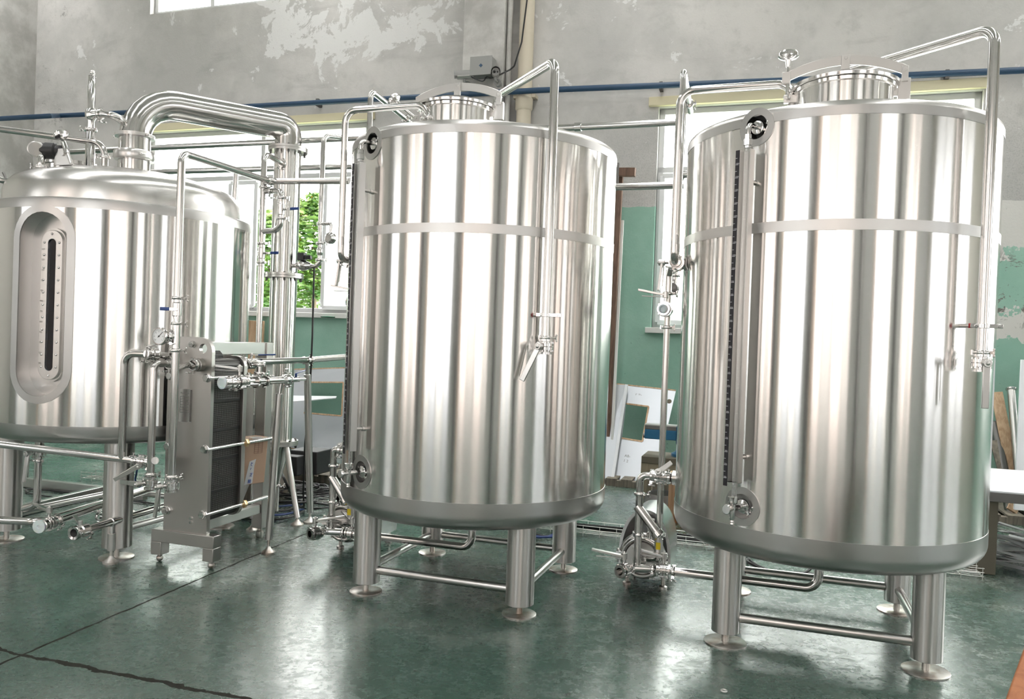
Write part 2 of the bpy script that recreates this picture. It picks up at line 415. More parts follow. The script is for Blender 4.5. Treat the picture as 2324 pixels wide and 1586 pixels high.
def ballvalve(p, ax, r, parent, stem, lever, ll=.13):
    "ball valve: hexagonal body, stem and vinyl-covered lever"
    p = V(p); ax = V(ax).normalized(); mb = MB()
    mb.lathe(p, ax, [(r, -.06), (r * 1.25, -.06), (r * 1.25, -.045), (r * 1.6, -.04), (r * 1.6, .04), (r * 1.25, .045), (r * 1.25, .06), (r, .06)], 12, True)
    st = V(stem); st = (st - ax * st.dot(ax)).normalized()
    mb.cyl(p + st * r, p + st * (r * 1.6 + .03), .010, None, 10)
    hp = p + st * (r * 1.6 + .026); lv = V(lever).normalized()
    mb.hexbolt(hp + st * .004, st, .011, .010)
    mb.beam(hp, hp + lv * .05, .018, .004, st)
    o = mb.build('valve', M_fit, parent)
    hb = MB(); hb.beam(hp + lv * .045, hp + lv * (ll + .02), .022, .011, st)
    hb.build('handle', M_blue, o, .004)['label'] = 'blue vinyl lever'
    return o
def foot_stand(mb, p, top, r, plate, post=.016):
    p = V(p); mb.cyl(p + UP * .03, p + UP * top, post, None, 12)
    mb.lathe(p, UP, [(plate, 0), (plate, .012), (plate * .45, .035), (post * 1.3, .04), (post * 1.3, .07)], 28)

# ------------------------------------------------------------------ the hall
struct('floor', MB().box(uw(-1, 4.3, -.1), (13, 5.9, .1)), M_floor)
def wall_grid(u0, u1, z0, z1, w0, w1, holes):
    us = sorted({u0, u1, *[h[i] for h in holes for i in (0, 1)]}); zs = sorted({z0, z1, *[h[i] for h in holes for i in (2, 3)]})
    mb = MB()
    for i in range(len(us) - 1):
        run = None
        for j in range(len(zs)):
            solid = j < len(zs) - 1 and not any(h[0] - 1e-6 <= us[i] and us[i + 1] <= h[1] + 1e-6 and h[2] - 1e-6 <= zs[j] and zs[j + 1] <= h[3] + 1e-6 for h in holes)
            if solid and run is None: run = zs[j]
            if not solid and run is not None:
                mb.box(uw((us[i] + us[i + 1]) / 2, (w0 + w1) / 2, (run + zs[j]) / 2), ((us[i + 1] - us[i]) / 2, (w1 - w0) / 2, (zs[j] - run) / 2)); run = None
    return mb
W1 = (-9.25, -5.47, 1.90, 4.60); W2 = (-1.43, 2.13, 1.83, 4.56); W3 = (-9.27, -5.6, 6.42, 7.6); W4 = (-1.4, 2.2, 6.42, 7.6)
struct('wall_back', wall_grid(-14, 12, 0, 8, 10.0, 10.24, [W1, W2, W3, W4, (4.6, 8.2, 1.83, 4.56), (4.6, 8.2, 6.42, 7.6)]), M_wall)
mb = MB()
mb.box(uw(-3.70, 9.97, 4.0), (.285, .19, 4.0)); struct('trim_1', mb, M_conc, .012)      # pilaster between the windows
mb = MB(); mb.box(uw(-11.95, 9.66, 4.0), (.42, .5, 4.0)); struct('trim_2', mb, M_conc, .012)
# hall ends and the long front with tall openings behind the lens
struct('wall_left', wall_grid(-14.2, -14, 0, 8, -1.6, 10.2, []), M_paintw)
mbR = MB(); 
for w0, w1 in ((-1.6, -.6), (2.4, 3.6), (6.4, 10.2)): mbR.box(uw(12, (w0 + w1) / 2, 4), (.12, (w1 - w0) / 2, 4))
mbR.box(uw(12, 4.3, .5), (.12, 5.9, .5)); mbR.box(uw(12, 4.3, 6.4), (.12, 5.9, 1.6))
wr_ = struct('wall_right', mbR, M_paintw)
for w0, w1 in ((-.6, 2.4), (3.6, 6.4)):
    g = MB(); g.box(uw(12, (w0 + w1) / 2, 1.04), (.04, (w1 - w0) / 2, .04)); g.box(uw(12, (w0 + w1) / 2, 3.0), (.04, (w1 - w0) / 2, .04)); g.box(uw(12, (w0 + w1) / 2, 2.9), (.04, .05, 1.9))
    o_ = struct('window_%d' % (11 if w0 < 0 else 12), g, M_alu)
    MB().box(uw(12, (w0 + w1) / 2, 2.9), (.004, (w1 - w0) / 2, 1.9)).build('pane', M_dimpane[1], o_)  # pane added to dim the daylight from this unseen side opening
WFR = -1.35
FH = [(-11.6, -9.2, .9, 4.6), (-7.5, -5.35, .9, 4.6), (-4.3, -1.95, .9, 4.6), (-1.15, 1.5, .9, 4.6), (3.2, 4.9, .9, 4.6), (6.3, 8.6, .9, 4.6)]
struct('wall_front', wall_grid(-14, 12, 0, 8, WFR - .24, WFR, FH), M_greyw)
k_ = 5
for a, b, c, d in FH:
    f = MB(); cuts = [0, .22, .5, .78, 1]
    for i, q in enumerate(cuts): f.box(uw(a + (b - a) * q, WFR - .1, (c + d) / 2), ((.03, .010, .022, .010, .03)[i], .03, (d - c) / 2))
    for z in (c + .03, d - .03, 3.4): f.box(uw((a + b) / 2, WFR - .1, z), ((b - a) / 2, .03, .03))
    o_ = struct('window_%d' % k_, f, M_alu)
    for i in range(4):
        MB().box(uw(a + (b - a) * (cuts[i] + cuts[i + 1]) / 2, WFR - .1, (c + d) / 2), ((b - a) * (cuts[i + 1] - cuts[i]) / 2, .004, (d - c) / 2)).build('pane', M_dimpane[(i * 2 + k_) % 4], o_)
    k_ += 1
mb = MB()
for a, b, c, d in FH[1:5]: mb.box(uw(a - .08, WFR + .03, 2.5), (.08, .03, 2.5))
struct('trim_3', mb, M_reflboard)  # unseen tan boards, added so the tanks mirror warm stripes
mb = MB()
for u in (-5.0, -1.5, 2.1, 5.4): mb.box(uw(u, WFR + .1, 4), (.10, .1, 4))
struct('trim_8', mb, M_dark)  # unseen dark posts, added to put dark stripes into the tank reflections
# roof; unseen skylight strips are added to give soft top light
mb = MB(); sky = [(-11.2, -10.75), (-6.4, -5.9), (-1.8, -1.3), (3.2, 3.7), (8, 8.5)]
edges_ = [-14] + [x for s_ in sky for x in s_] + [12]
for i in range(0, len(edges_), 2): mb.box(uw((edges_[i] + edges_[i + 1]) / 2, 4.3, 8.1), ((edges_[i + 1] - edges_[i]) / 2, 6.0, .1))
for w in (-1.3, 2, 6, 9.9): mb.box(uw(-1, w, 7.9), (13, .2, .12))
struct('ceiling', mb, M_roof)

# windows
def window(n_, rect, mull, trans, sashes, panes):
    u0, u1, z0, z1 = rect; f = MB(); t = .035
    for z in (z0 + t, z1 - t) + tuple(trans): f.box(uw((u0 + u1) / 2, 10.13, z), ((u1 - u0) / 2, .035, t))
    for u in (u0 + t, u1 - t) + tuple(mull): f.box(uw(u, 10.13, (z0 + z1) / 2), (t, .035, (z1 - z0) / 2))
    o = struct('window_%d' % n_, f, M_alu, .004)
    for a, b, c, d in sashes:
        g = MB()
        for z in (c, d): g.box(uw((a + b) / 2, 10.08, z), ((b - a) / 2, .022, .03))
        for u in (a, b): g.box(uw(u, 10.08, (c + d) / 2), (.03, .022, (d - c) / 2))
        g.build('sash', M_frame_w, o, .003)
    for a, b, c, d in panes: MB().box(uw((a + b) / 2, 10.12, (c + d) / 2), ((b - a) / 2, .003, (d - c) / 2)).build('pane', M_pane, o)
    return o
w1 = window(1, W1, (-7.22,), (3.88,), [(-6.13, -5.55, 1.98, 3.8), (-7.75, -7.3, 1.98, 3.8), (-8.9, -8.3, 1.98, 3.8)],
            [(-6.13, -5.55, 1.98, 3.8), (-7.75, -7.3, 1.98, 3.8), (-9.2, -7.75, 1.98, 3.8)])
w2 = window(2, W2, (.35,), (3.80,), [(-1.36, -.6, 1.9, 3.72)], [(-1.36, -.6, 1.9, 3.72), (-.6, .32, 1.9, 3.72), (.38, 2.1, 1.9, 3.72)])
window(3, W3, (-8.2, -7.0), (), [], []); window(4, W4, (0, 1.1), (), [], [])
for (a, b, c, d) in (W1, W2):
    i_ = 4 if a < -5 else 6
    struct('trim_%d' % i_, MB().box(uw((a + b) / 2, 9.99, d + .06), ((b - a) / 2 + .12, .05, .055)), M_lintel, .006)
    struct('trim_%d' % (i_ + 1), MB().box(uw((a + b) / 2, 10.02, c - .035), ((b - a) / 2 + .06, .09, .035)), M_sill, .006)
# outside: bushes, a pale garden wall with a lattice
g_ = struct('floor_outside', MB().box(uw(-1, 20, -.2), (30, 9.7, .1)), M_grass)
def bush(c, rx, rz, n_, label, seed):
    rnd = random.Random(seed); t = thing('leafy_bush', label, 'bush', V((c.x, c.y, -.1)), 'bushes outside the left window')
    MB().tube([V((c.x, c.y, -.1)), V((c.x + .05, c.y, c.z * .6)), c], .05, 8).build('trunk', M_trunk, t)
    mb = MB()
    for _ in range(n_):
        a = rnd.uniform(0, 2 * pi); b = rnd.uniform(-1, 1); q = rnd.uniform(.35, 1) ** .5
        p = c + V((cos(a) * sqrt(1 - b * b) * rx * q, sin(a) * sqrt(1 - b * b) * rx * q, b * rz * q))
        nx = V((rnd.uniform(-1, 1), rnd.uniform(-1, 1), rnd.uniform(-.3, 1))).normalized(); x, y, _ = frame(nx)
        L = rnd.uniform(.10, .20); w = L * .38
        mb.add([p - x * L * .5, p + y * w * .5 + nx * .01, p + x * L * .6 - nx * .02, p - y * w * .5 + nx * .01, p + nx * .015], [(0, 1, 4), (1, 2, 4), (2, 3, 4), (3, 0, 4)])
    mb.build('foliage', M_leaf, t, smooth=False)
bush(PW(612, 590, 12.4), .62, .95, 2600, 'leafy bush outside the left window, left of the steel column', 1)
bush(PW(662, 660, 14.0), .60, .75, 1500, 'low leafy bush outside the left window, behind the steel column', 2)
bush(PW(712, 560, 13.4), .62, 1.05, 2600, 'pale leafy bush outside the left window, right of the steel column', 3)
t = thing('garden_wall', 'pale garden wall with a dark lattice panel outside the left window', 'wall', uw(-7.0, 17.5, -.1))
MB().box(uw(-6.4, 17.5, .85), (2.2, .1, .95)).build('wall_body', M_frame_w, t)
cc = PW(687, 688, 17.3); mb = MB()
for dz in (-.22, -.07, .10, .24): mb.box(cc + UP * dz, (.34, .02, .014))
for du in (-.33, -.1, .14, .33): mb.box(cc + EU * du, (.014, .02, .24))
mb.build('lattice', M_lattice, t); MB().box(cc + EN * .06, (.36, .02, .27)).build('lattice_backing', M_frame_w, t)

# things fixed to the back wall
mb = MB(); ZB = [PW(px, py, 9.93) for px, py in ((-60, 271), (0, 268), (500, 245))]
a_ = PW(-40, 270, 9.10); 
t = thing('wall_pipe', 'thin blue painted pipe running level along the concrete wall', 'pipe', PW(1700, 190, 9.9))
MB().tube([PW(-30, 271, 9.12), PW(115, 263, 9.12), PW(135, 262.5, 9.9), PW(500, 245, 9.9), PW(1220, 205, 9.74), PW(1900, 178, 9.9), PW(2400, 156, 9.9)], .036, 12).build('pipe', M_bluepipe, t)
mb = MB()
for x, y in ((1500, 194.5), (2150, 168), (720, 232)): p = PW(x, y, 9.9); mb.box(p + EN * .05, (.02, .06, .05))
mb.build('bracket', M_dark, t)
t = thing('drain_pipe', 'cream plastic drain pipe beside the wall pilaster', 'pipe', PW(1180, 600, 9.88))
q0 = PW(1200, -60, 9.88); q1 = V((q0.x, q0.y, 0))
MB().cyl(q1, q0 + UP * .6, .095, None, 24).build('pipe', M_cream, t)
pz = PW(1190, 234, 9.88).z; q = V((q0.x, q0.y, pz))
MB().lathe(q, UP, [(.097, -.10), (.112, -.08), (.112, .05), (.097, .07)], 24, True).build('coupling', M_cream, t)
mb = MB(); mb.box(q + EN * .06 + UP * .09, (.15, .07, .025)); mb.build('bracket', M_cream, t, .004)
t = thing('wall_pole', 'narrow vertical pipe between pilaster and drain pipe', 'pipe', uw(-3.36, 9.9, 0))
MB().cyl(uw(-3.37, 9.86, 0), uw(-3.37, 9.86, 8), .035, None, 12).build('pipe', M_conc, t)
bx = PW(1097, 154, 9.68)
t = thing('junction_box', 'grey metal junction box above the two wall cameras', 'electrical box', bx)
MB().box(bx, (.145, .085, .115)).build('box', M_greybox, t, .008)
MB().box(bx - EN * .088, (.150, .006, .12)).build('lid', M_greybox, t, .004)
m_ = MB(); m_.box(bx - EN * .095, (.018, .002, .018), ((EU + UP).normalized(), EN, (UP - EU).normalized())); m_.build('emblem', M_bluepipe, t)
def cctv(p, d, label, r=.05, L=.22):
    d = V(d).normalized(); t = thing('security_camera', label, 'camera', p, 'wall cameras')
    MB().lathe(p, d, [(r * .8, -L * .5), (r, -L * .45), (r, L * .42), (r * .92, L * .46), (r * .9, L * .40), (.001, L * .38)], 24).build('housing', M_satin, t)
    mb = MB(); a = d.cross(UP).normalized(); b = a.cross(d); out = []
    for R in (r * 1.18, r * 1.28):
        for k in range(13):
            q = -.25 + (pi + .5) * k / 12; out.append((cos(q) * R, sin(q) * R))
    vs_ = [p + a * x + b * y + d * s_ for s_ in (-L * .4, L * .62) for x, y in out]
    fs = []
    for k in range(12): fs += [(k, k + 1, 27 + k - 0, 26 + k), (13 + k, 14 + k, 40 + k, 39 + k), (k, k + 1, 14 + k, 13 + k), (26 + k, 27 + k, 40 + k, 39 + k)]
    mb.add(vs_, fs); mb.build('sunshade', M_greybox, t)
    mb = MB(); mb.cyl(p + d * L * .385, p + d * L * .41, r * .86, None, 20); mb.build('face_plate', M_greybox, t)
    mb = MB(); mb.sphere(p + d * L * .40 + a * .016, .017, 12, 8); mb.cyl(p + d * L * .40 - a * .022, p + d * L * .43 - a * .022, .011); mb.build('lens', M_black, t)
    mb = MB(); q = p - UP * .09; mb.tube([p - UP * r, q, q + EN * .12 - d * .02], .016, 10, .03); mb.cyl(q + EN * .08, q + EN * .14, .045); mb.build('bracket', M_greybox, t)
c1 = PW(1055, 171, 9.62); cctv(c1, -EU * .9 - EN * .35 - UP * .1, 'security camera left of the junction box, seen from its side')
c2 = PW(1125, 166, 9.55); cctv(c2, EU * .35 - EN - UP * .15, 'security camera right of the junction box, facing the hall')
tag(MB().tube([c1 - UP * .02 + EU * .08, PW(1085, 182, 9.6), PW(1098, 186, 9.6), PW(1103, 172, 9.64), PW(1112, 178, 9.62), c2 + EN * .1], .007, 8, .05).build('camera_cable', M_rubber), 'thin looped cable between the two wall cameras', 'cable')
tag(MB().tube([c2 + EN * .09, PW(1158, 158, 9.75), PW(1167, 150, 9.75), PW(1184, 95, 9.75), PW(1200, -30, 9.7)], .010, 8, .05).build('camera_cable', M_rubber), 'black cable rising from the right wall camera past the drain pipe', 'cable')

# ------------------------------------------------------------------ tank shells with real recesses
def shell(c, r, z0, z1, holes, name, m, parent, th0=radians(60)):
    "cylinder wall with holes; a hole is a closed list of (theta, z)"
    nt = 144; pts = []; idx = {}; edges = []
    polys = [[((t_ - th0) % (2 * pi) * r, z) for t_, z in h] for h in holes]
    def inside(x, y, poly):
        ok = False; n_ = len(poly)
        for i in range(n_):
            x1, y1 = poly[i]; x2, y2 = poly[(i + 1) % n_]
            if (y1 > y) != (y2 > y) and x < (x2 - x1) * (y - y1) / (y2 - y1) + x1: ok = not ok
        return ok
    zs = [z0 + (z1 - z0) * k / 10 for k in range(11)]
    for i in range(nt + 1):
        for z in zs:
            x = 2 * pi * r * i / nt
            if any(inside(x, z, p) or min((x - a) ** 2 + (z - b) ** 2 for a, b in p) < 1e-4 for p in polys): continue
            pts.append((x, z))
    for p in polys:
        o = len(pts); pts += p; edges += [(o + i, o + (i + 1) % len(p)) for i in range(len(p))]
    v2, _, f2, *_r = geometry.delaunay_2d_cdt([__import__('mathutils').Vector(p) for p in pts], edges, [], 0, 1e-6)
    mb = MB(); nrm = []
    for x, z in v2:
        t_ = th0 + x / r; mb.v.append(V((c[0] + r * cos(t_), c[1] + r * sin(t_), z))); nrm.append((cos(t_), sin(t_), 0))
    for f in f2:
        cx = sum(v2[i][0] for i in f) / 3; cz = sum(v2[i][1] for i in f) / 3
        if not any(inside(cx, cz, p) for p in polys): mb.f.append(tuple(f))
    o = mb.build(name, m, parent)
    me = o.data
    me.normals_split_custom_set_from_vertices(nrm)
    return o
def circ_hole(t0, z0, rad, r, n_=36): return [(t0 + rad * cos(2 * pi * k / n_) / r, z0 + rad * sin(2 * pi * k / n_)) for k in range(n_)]
def stad_hole(t0, z0, hw, hh, r, n_=14):
    out = []
    for k in range(n_ + 1): q = pi * k / n_; out.append((t0 + hw * cos(q) / r, z0 + hh - hw + hw * sin(q)))
    for k in range(1, 12): out.append((t0 - hw / r, z0 + (hh - hw) * (1 - 2 * k / 12)))
    for k in range(n_ + 1): q = pi + pi * k / n_; out.append((t0 + hw * cos(q) / r, z0 - hh + hw + hw * sin(q)))
    for k in range(1, 12): out.append((t0 + hw / r, z0 + (hh - hw) * (-1 + 2 * k / 12)))
    return out
def onshell(c, r, t, z): return V((c[0] + r * cos(t), c[1] + r * sin(t), z))
def ringplate(c, r, inner, outer, name, m, parent, lift=.003):
    n_ = len(inner); mb = MB()
    for ring, rr in ((inner, r - .004), (inner, r + lift), (outer, r + lift), (outer, r - .001)):
        mb.v += [onshell(c, rr, t, z) for t, z in ring]
    for k in range(3):
        for i in range(n_): j = (i + 1) % n_; mb.f.append((k * n_ + i, k * n_ + j, (k + 1) * n_ + j, (k + 1) * n_ + i))
    return mb.build(name, m, parent)
def recess(c, r, hole, t0, depth, name, m, parent):
    d = V((cos(t0), sin(t0), 0)); n_ = len(hole); mb = MB()
    a = [onshell(c, r + .001, t, z) for t, z in hole]
    pl = (r * .985 - depth)
    b = [p - d * ((p - V((c[0], c[1], 0))).dot(d) - pl) for p in a]
    mb.v += a + b
    for i in range(n_): j = (i + 1) % n_; mb.f.append((i, j, n_ + j, n_ + i))
    mb.f.append(tuple(range(n_, 2 * n_)))
    return mb.build(name, m, parent)
def legs(root, c, rad, a0, lr, lz, top, plate, bars, barz=.145, brad=.026):
    ps = []
    for k in range(4):
        p = V((c[0] + rad * cos(a0 + k * pi / 2), c[1] + rad * sin(a0 + k * pi / 2), 0)); ps.append(p)
        mb = MB(); mb.lathe(p + UP * lz, UP, [(lr * .9, 0), (lr, .004), (lr, top - lz)], 36)
        o = mb.build('leg', M_leg, root)
        mb = MB(); mb.cyl(p + UP * .008, p + UP * (lz + .01), .019, None, 14); mb.lathe(p, UP, [(plate, 0), (plate, .007), (plate - .003, .009)], 40)
        mb.build('leveling_foot', M_foot, o)
    for k in bars:
        a, b = ps[k], ps[(k + 1) % 4]; d = (b - a).normalized()
        MB().cyl(a + d * lr * .9 + UP * barz, b - d * lr * .9 + UP * barz, brad, None, 20).build('crossbar', M_satin, root)
    return ps
def text_mesh(txt, size, p, xd, yd, mb):
    cu = bpy.data.curves.new('t', 'FONT'); cu.body = txt; cu.size = size; cu.resolution_u = 2
    o = bpy.data.objects.new('t', cu); C.objects.link(o)
    bpy.context.view_layer.update()
    me = bpy.data.meshes.new_from_object(o.evaluated_get(bpy.context.evaluated_depsgraph_get()))
    vs_ = [p + xd * v.co.x + yd * v.co.y for v in me.vertices]
    mb.add(vs_, [tuple(f.vertices) for f in me.polygons])
    bpy.data.objects.remove(o); bpy.data.curves.remove(cu); bpy.data.meshes.remove(me)

TH = radians(-138.4)
def level_gauge(root, c, r, zlo, zhi):
    d = V((cos(TH), sin(TH), 0)); t = V((-sin(TH), cos(TH), 0)); ax = onshell(c, r + .075, TH, 0)
    g0, g1 = zlo + .13, zhi - .13
    out = [(-.030, .020), (-.028, .020), (-.028, -.016), (.026, -.016), (.026, .024), (.034, .026), (.034, .020), (.030, .018), (.030, -.020), (-.030, -.020)]
    ch = MB().prism([ax + t * a + d * b + UP * g0 for a, b in out], UP * (g1 - g0)).build('level_gauge', M_satin, root, .0015)
    MB().cyl(ax + UP * (zlo + .03), ax + UP * (zhi - .05), .0125, None, 16).build('sight_tube', M_tube, ch)
    s0 = ax - t * .030 + d * .021
    MB().box(s0 - t * .0115 + UP * ((g0 + g1) / 2 - .01), (.0115, .001, (g1 - g0) / 2 + .01), (t, d, UP)).build('scale_strip', M_scale, ch)
    mb = MB(); z0 = g0 + .02; dz = (g1 - g0 - .06) / 24.5
    for k in range(25):
        z = z0 + dz * k; mb.box(s0 - t * .0125 + d * .0017 + UP * z, (.0085, .0004, .0009), (t, d, UP))
        text_mesh('%dL' % (200 + 50 * k), .0088, s0 - t * .0205 + d * .0018 + UP * (z + .003), t, UP, mb)
        mb.box(s0 - t * .0170 + d * .0017 + UP * (z + dz / 2), (.0050, .0004, .0009), (t, d, UP))
    mb.build('scale_marking', M_mark, ch, smooth=False)
    for z in (1.05, 2.45):
        mb = MB(); mb.cyl(onshell(c, r - .005, TH, z) + t * .012, ax - d * .018 + t * .012 + UP * z, .009, None, 12); mb.cyl(onshell(c, r - .005, TH, z) + t * .012, onshell(c, r + .012, TH, z) + t * .012, .014, None, 12)
        mb.build('standoff', M_satin, ch)
    # top: ferrule out of the recess, elbow down, hexagon union
    st = MB(); o = onshell(c, r - .085, TH, zhi)
    st.cyl(o, o + d * .06, .026, None, 20); st.lathe(o + d * .06, d, [(.026, 0), (.034, .004), (.034, .018), (.020, .022)], 24)
    st.tube([o + d * .07, V((ax.x, ax.y, zhi)), V((ax.x, ax.y, zhi - .06))], .0125, 14, .035)
    st.lathe(V((ax.x, ax.y, zhi - .065)), UP, [(.016, -.055), (.016, -.045), (.023, -.043), (.023, -.012), (.018, -.008), (.018, .012), (.014, .014)], 6)
    st.build('gauge_elbow', M_fit, root)
    clamp(o + d * .068, d, .026, root, t * .9 - UP * .4)
    # bottom: sampling cock
    st = MB(); o = onshell(c, r - .07, TH, zlo); q = V((ax.x, ax.y, zlo)) + d * .01
    st.cyl(o, o + d * .05, .026, None, 20); st.lathe(o + d * .05, d, [(.026, 0), (.034, .004), (.034, .018), (.018, .022)], 24)
    st.cyl(o + d * .06, q + d * .045, .014, None, 14); st.lathe(q + d * .04, d, [(.018, 0), (.026, .004), (.026, .014), (.022, .018)], 24)
    st.lathe(q, UP, [(.009, -.085), (.012, -.080), (.009, -.072), (.012, -.068), (.009, -.060), (.012, -.056), (.015, -.05), (.015, .02), (.024, .028), (.026, .04), (.026, .058), (.014, .06)], 18)
    st.build('sample_cock', M_fit, root)
    clamp(o + d * .058, d, .026, root, t * .8 - UP * .6)

def tall_tank(label, c, r, rl, a0, lr, plate, man, mr, mz, wheel_up, zt=2.826, zb=.684):
    root = thing('storage_tank', label, 'tank', (c[0], c[1], 0), 'tall steel tanks')
    cv = V((c[0], c[1], 0)); ZT, ZL = 2.738, .792
    d = V((cos(TH), sin(TH), 0)); t = V((-sin(TH), cos(TH), 0))
    h1 = circ_hole(TH, ZT, .062, r); h2 = circ_hole(TH, ZL, .064, r)
    shell(c, r, zb, zt - .03, [h1, h2], 'shell', M_shell, root)
    MB().lathe(cv, UP, [(r + .002 - .10 + .10 * sin(pi / 2 * k / 10), zb - .072 - .095 * cos(pi / 2 * k / 10)) for k in range(11)] + [(r + .002, zb), (r - .001, zb + .001)], 144).build('bottom_rim', M_rim, root)
    MB().lathe(cv, UP, [(.03, zb - .20), (.3, zb - .185), (r - .12, zb - .170), (r - .098, zb - .167)], 96).build('tank_bottom', M_satin, root)
    MB().lathe(cv, UP, [(r + .0012, 2.193), (r + .0018, 2.1935), (r + .0018, 2.2465), (r + .0012, 2.247)], 144).build('weld_band', M_band, root)
    
    # rim: cylinder strip that carries the upper recess, then a rounded shoulder
    mb = MB(); g_ = .09 / r; n_ = 120
    for i in range(n_ + 1):
        q = TH + g_ + (2 * pi - 2 * g_) * i / n_
        mb.v += [onshell(c, r + .0016, q, zt - .076), onshell(c, r + .0016, q, zt - .03)]
    mb.f += [(2 * i, 2 * i + 2, 2 * i + 3, 2 * i + 1) for i in range(n_)]
    mb.build('top_rim', M_rim, root)
    MB().lathe(cv, UP, [(r + .001, zt - .031), (r - .003, zt - .014), (r - .012, zt - .003), (r - .03, zt - .002), (r - .3, zt - .012), (.05, zt - .012)], 144).build('tank_top', M_satin, root)
    ringplate(c, r, h1, circ_hole(TH, ZT, .098, r), 'port_ring', M_rim, root, .0035)
    ringplate(c, r, h2, circ_hole(TH, ZL, .100, r), 'port_ring', M_rim, root, .0035)
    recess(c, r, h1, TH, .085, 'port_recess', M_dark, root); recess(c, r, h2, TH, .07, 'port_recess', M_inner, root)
    legs(root, c, rl, a0, lr, .062, zb - .16, plate, (0, 1, 2, 3))
    level_gauge(root, c, r, ZL, ZT)
    # manway
    m_ = V((c[0] + man[0], c[1] + man[1], 0)); z0 = zt - .02
    nk = MB().lathe(m_, UP, [(mr, z0), (mr, mz - .02), (mr + .012, mz - .016), (mr + .014, mz), (mr - .02, mz)], 72).build('manway', M_shell, root)
    MB().lathe(m_, UP, [(mr + .016, mz + .002), (mr + .028, mz + .004), (mr + .030, mz + .018), (mr + .012, mz + .026), (mr - .02, mz + .034), (mr * .7, mz + .058), (mr * .35, mz + .075), (.001, mz + .08)], 72).build('lid', M_fit, nk)
    e = EU; A = m_ + UP * (mz + .055); hw = mr + .055; N_ = 20; mb = MB(); lo, hi = [], []
    for k in range(N_ + 1):
        q = -1 + 2 * k / N_; x = e * hw * q * 1.02; zz = .075 * (1 - q * q)
        lo.append(A + x + UP * (zz + (.006 if abs(q) < .93 else 0))); hi.append(A + x + UP * (zz + .058))
    mb.prism(lo + hi[::-1], EN * .014); mb.build('clamp_arm', M_satin, nk, .002)
    mb = MB(); R_ = m_ + e * (hw - .005)
    mb.box(R_ + UP * (mz - .01) + EN * .007, (.030, .014, .055)); mb.box(R_ + UP * (mz + .065) + EN * -.012, (.016, .006, .04)); mb.box(R_ - e * .035 + UP * (mz - .025) + EN * .007, (.03, .012, .02))
    mb.cyl(R_ + UP * (mz + .085) - EN * .024, R_ + UP * (mz + .085) + EN * .03, .010, None, 10)
    mb.build('hinge', M_satin, nk, .002); mb = MB()
    mb.box(m_ + UP * (mz + .14) - EN * .006, (.022, .007, .045)); mb.cyl(m_ + UP * (mz + .168) - EN * .02, m_ + UP * (mz + .168) + EN * .02, .009, None, 10); mb.cyl(m_ + UP * (mz + .075), m_ + UP * (mz + .11), .016, None, 12)
    mb.build('lid_pivot', M_satin, nk, .002)
    L_ = m_ - e * (hw + .002) + EN * .007; mb = MB()
    lug = m_ - e * (mr + .035) + UP * (mz - .03) + EN * .007
    mb.box(lug + e * .005, (.036, .014, .022)); mb.cyl(lug - EN * .026 - e * .015, lug + EN * .026 - e * .015, .009, None, 10)
    mb.build('lug', M_satin, nk, .003)
    mb = MB(); s0 = lug - e * .015
    sd = (UP if wheel_up else (-e * .80 - EN * .15 + UP * .62).normalized()); ln = .225 if wheel_up else .185
    mb.cyl(s0, s0 + sd * ln, .008 if wheel_up else .009, None, 12)
    mb.lathe(s0 + sd * ln, sd, [(.010, -.05), (.018, -.012), (.045, 0), (.054, .008), (.054, .022), (.044, .034), (.012, .038)], 28)
    mb.build('handwheel', M_fit, nk)
    if wheel_up:
        mb = MB(); mb.box(L_ + UP * (mz + .085), (.022, .016, .032)); mb.build('arm_socket', M_satin, nk, .003)
    # spray pipe looping over the top and down the front right
    p = cv + V((.407, -.838, 0)) ; ztop = 3.19; mb = MB()
    mb.tube([cv + V((.05, .23, zt)), cv + V((.05, .23, ztop + .09)), p + UP * (ztop - .02), p + UP * 1.635], .0252, 24, .085)
    mb.build('spray_pipe', M_pipe, root)
    q = p + UP * 1.752; rad = V((.44, -.86, 0)).normalized(); tg = V((-rad.y, rad.x, 0))
    mb = MB(); lft = -EU
    hit = q + (cv + UP * 1.752 - q).normalized() * .115
    mb.cyl(hit + lft * .03, q + lft * .045, .010, None, 12); mb.build('bracket', M_satin, root)
    MB().cyl(q + lft * .047, q + lft * .060, .0115, None, 12).build('gasket', M_red, root)['label'] = 'red rubber gasket'
    mb = MB(); mb.lathe(q, UP, [(.0252, -.011), (.033, -.011), (.033, .011), (.0252, .011)], 24, True)
    mb.box(q + EU * .052 - EN * .008, (.03, .011, .010)); mb.box(q + lft * .036 - EN * .006, (.02, .012, .010))
    for k in (-.032, .066): mb.cyl(q + EU * k - EN * .024, q + EU * k + EN * .012, .008, None, 8)
    mb.build('pipe_clip', M_fit, root, .0015)
    clamp(p + UP * 1.625, UP, .0252, root, EU * .95 - EN * .3)
    st = MB(); st.cyl(p + UP * 1.63, p + UP * 1.59, .0235, None, 20); st.build('ferrule', M_fit, root)
    lev = (-EU * .42 - UP * .9) if not wheel_up else (EU * .0 - UP)
    valve(p + UP * 1.575, UP, .024, root, -EN * .95 + EU * (-.15 if not wheel_up else .05), V((0, 0, -1)), .005, 'valve')
    o = root
    hb = MB(); stp = p + UP * 1.578 + (-EN * .95 + EU * (-.15 if not wheel_up else .05)).normalized() * .085
    lv = lev.normalized(); wv = lv.cross(EN).normalized()
    hb.cyl(stp - EN * .016, stp + EN * .02, .021, None, 20); hb.sphere(stp - EN * .016, .010, 10, 6)
    hb.beam(stp + lv * .01, stp + lv * .215, .012, .031, wv)
    hb.beam(stp + EN * .022 + lv * .01, stp + EN * .022 + lv * .19 + wv * .004, .006, .012, wv)
    hb.build('valve_handle', M_satin, root, .003)
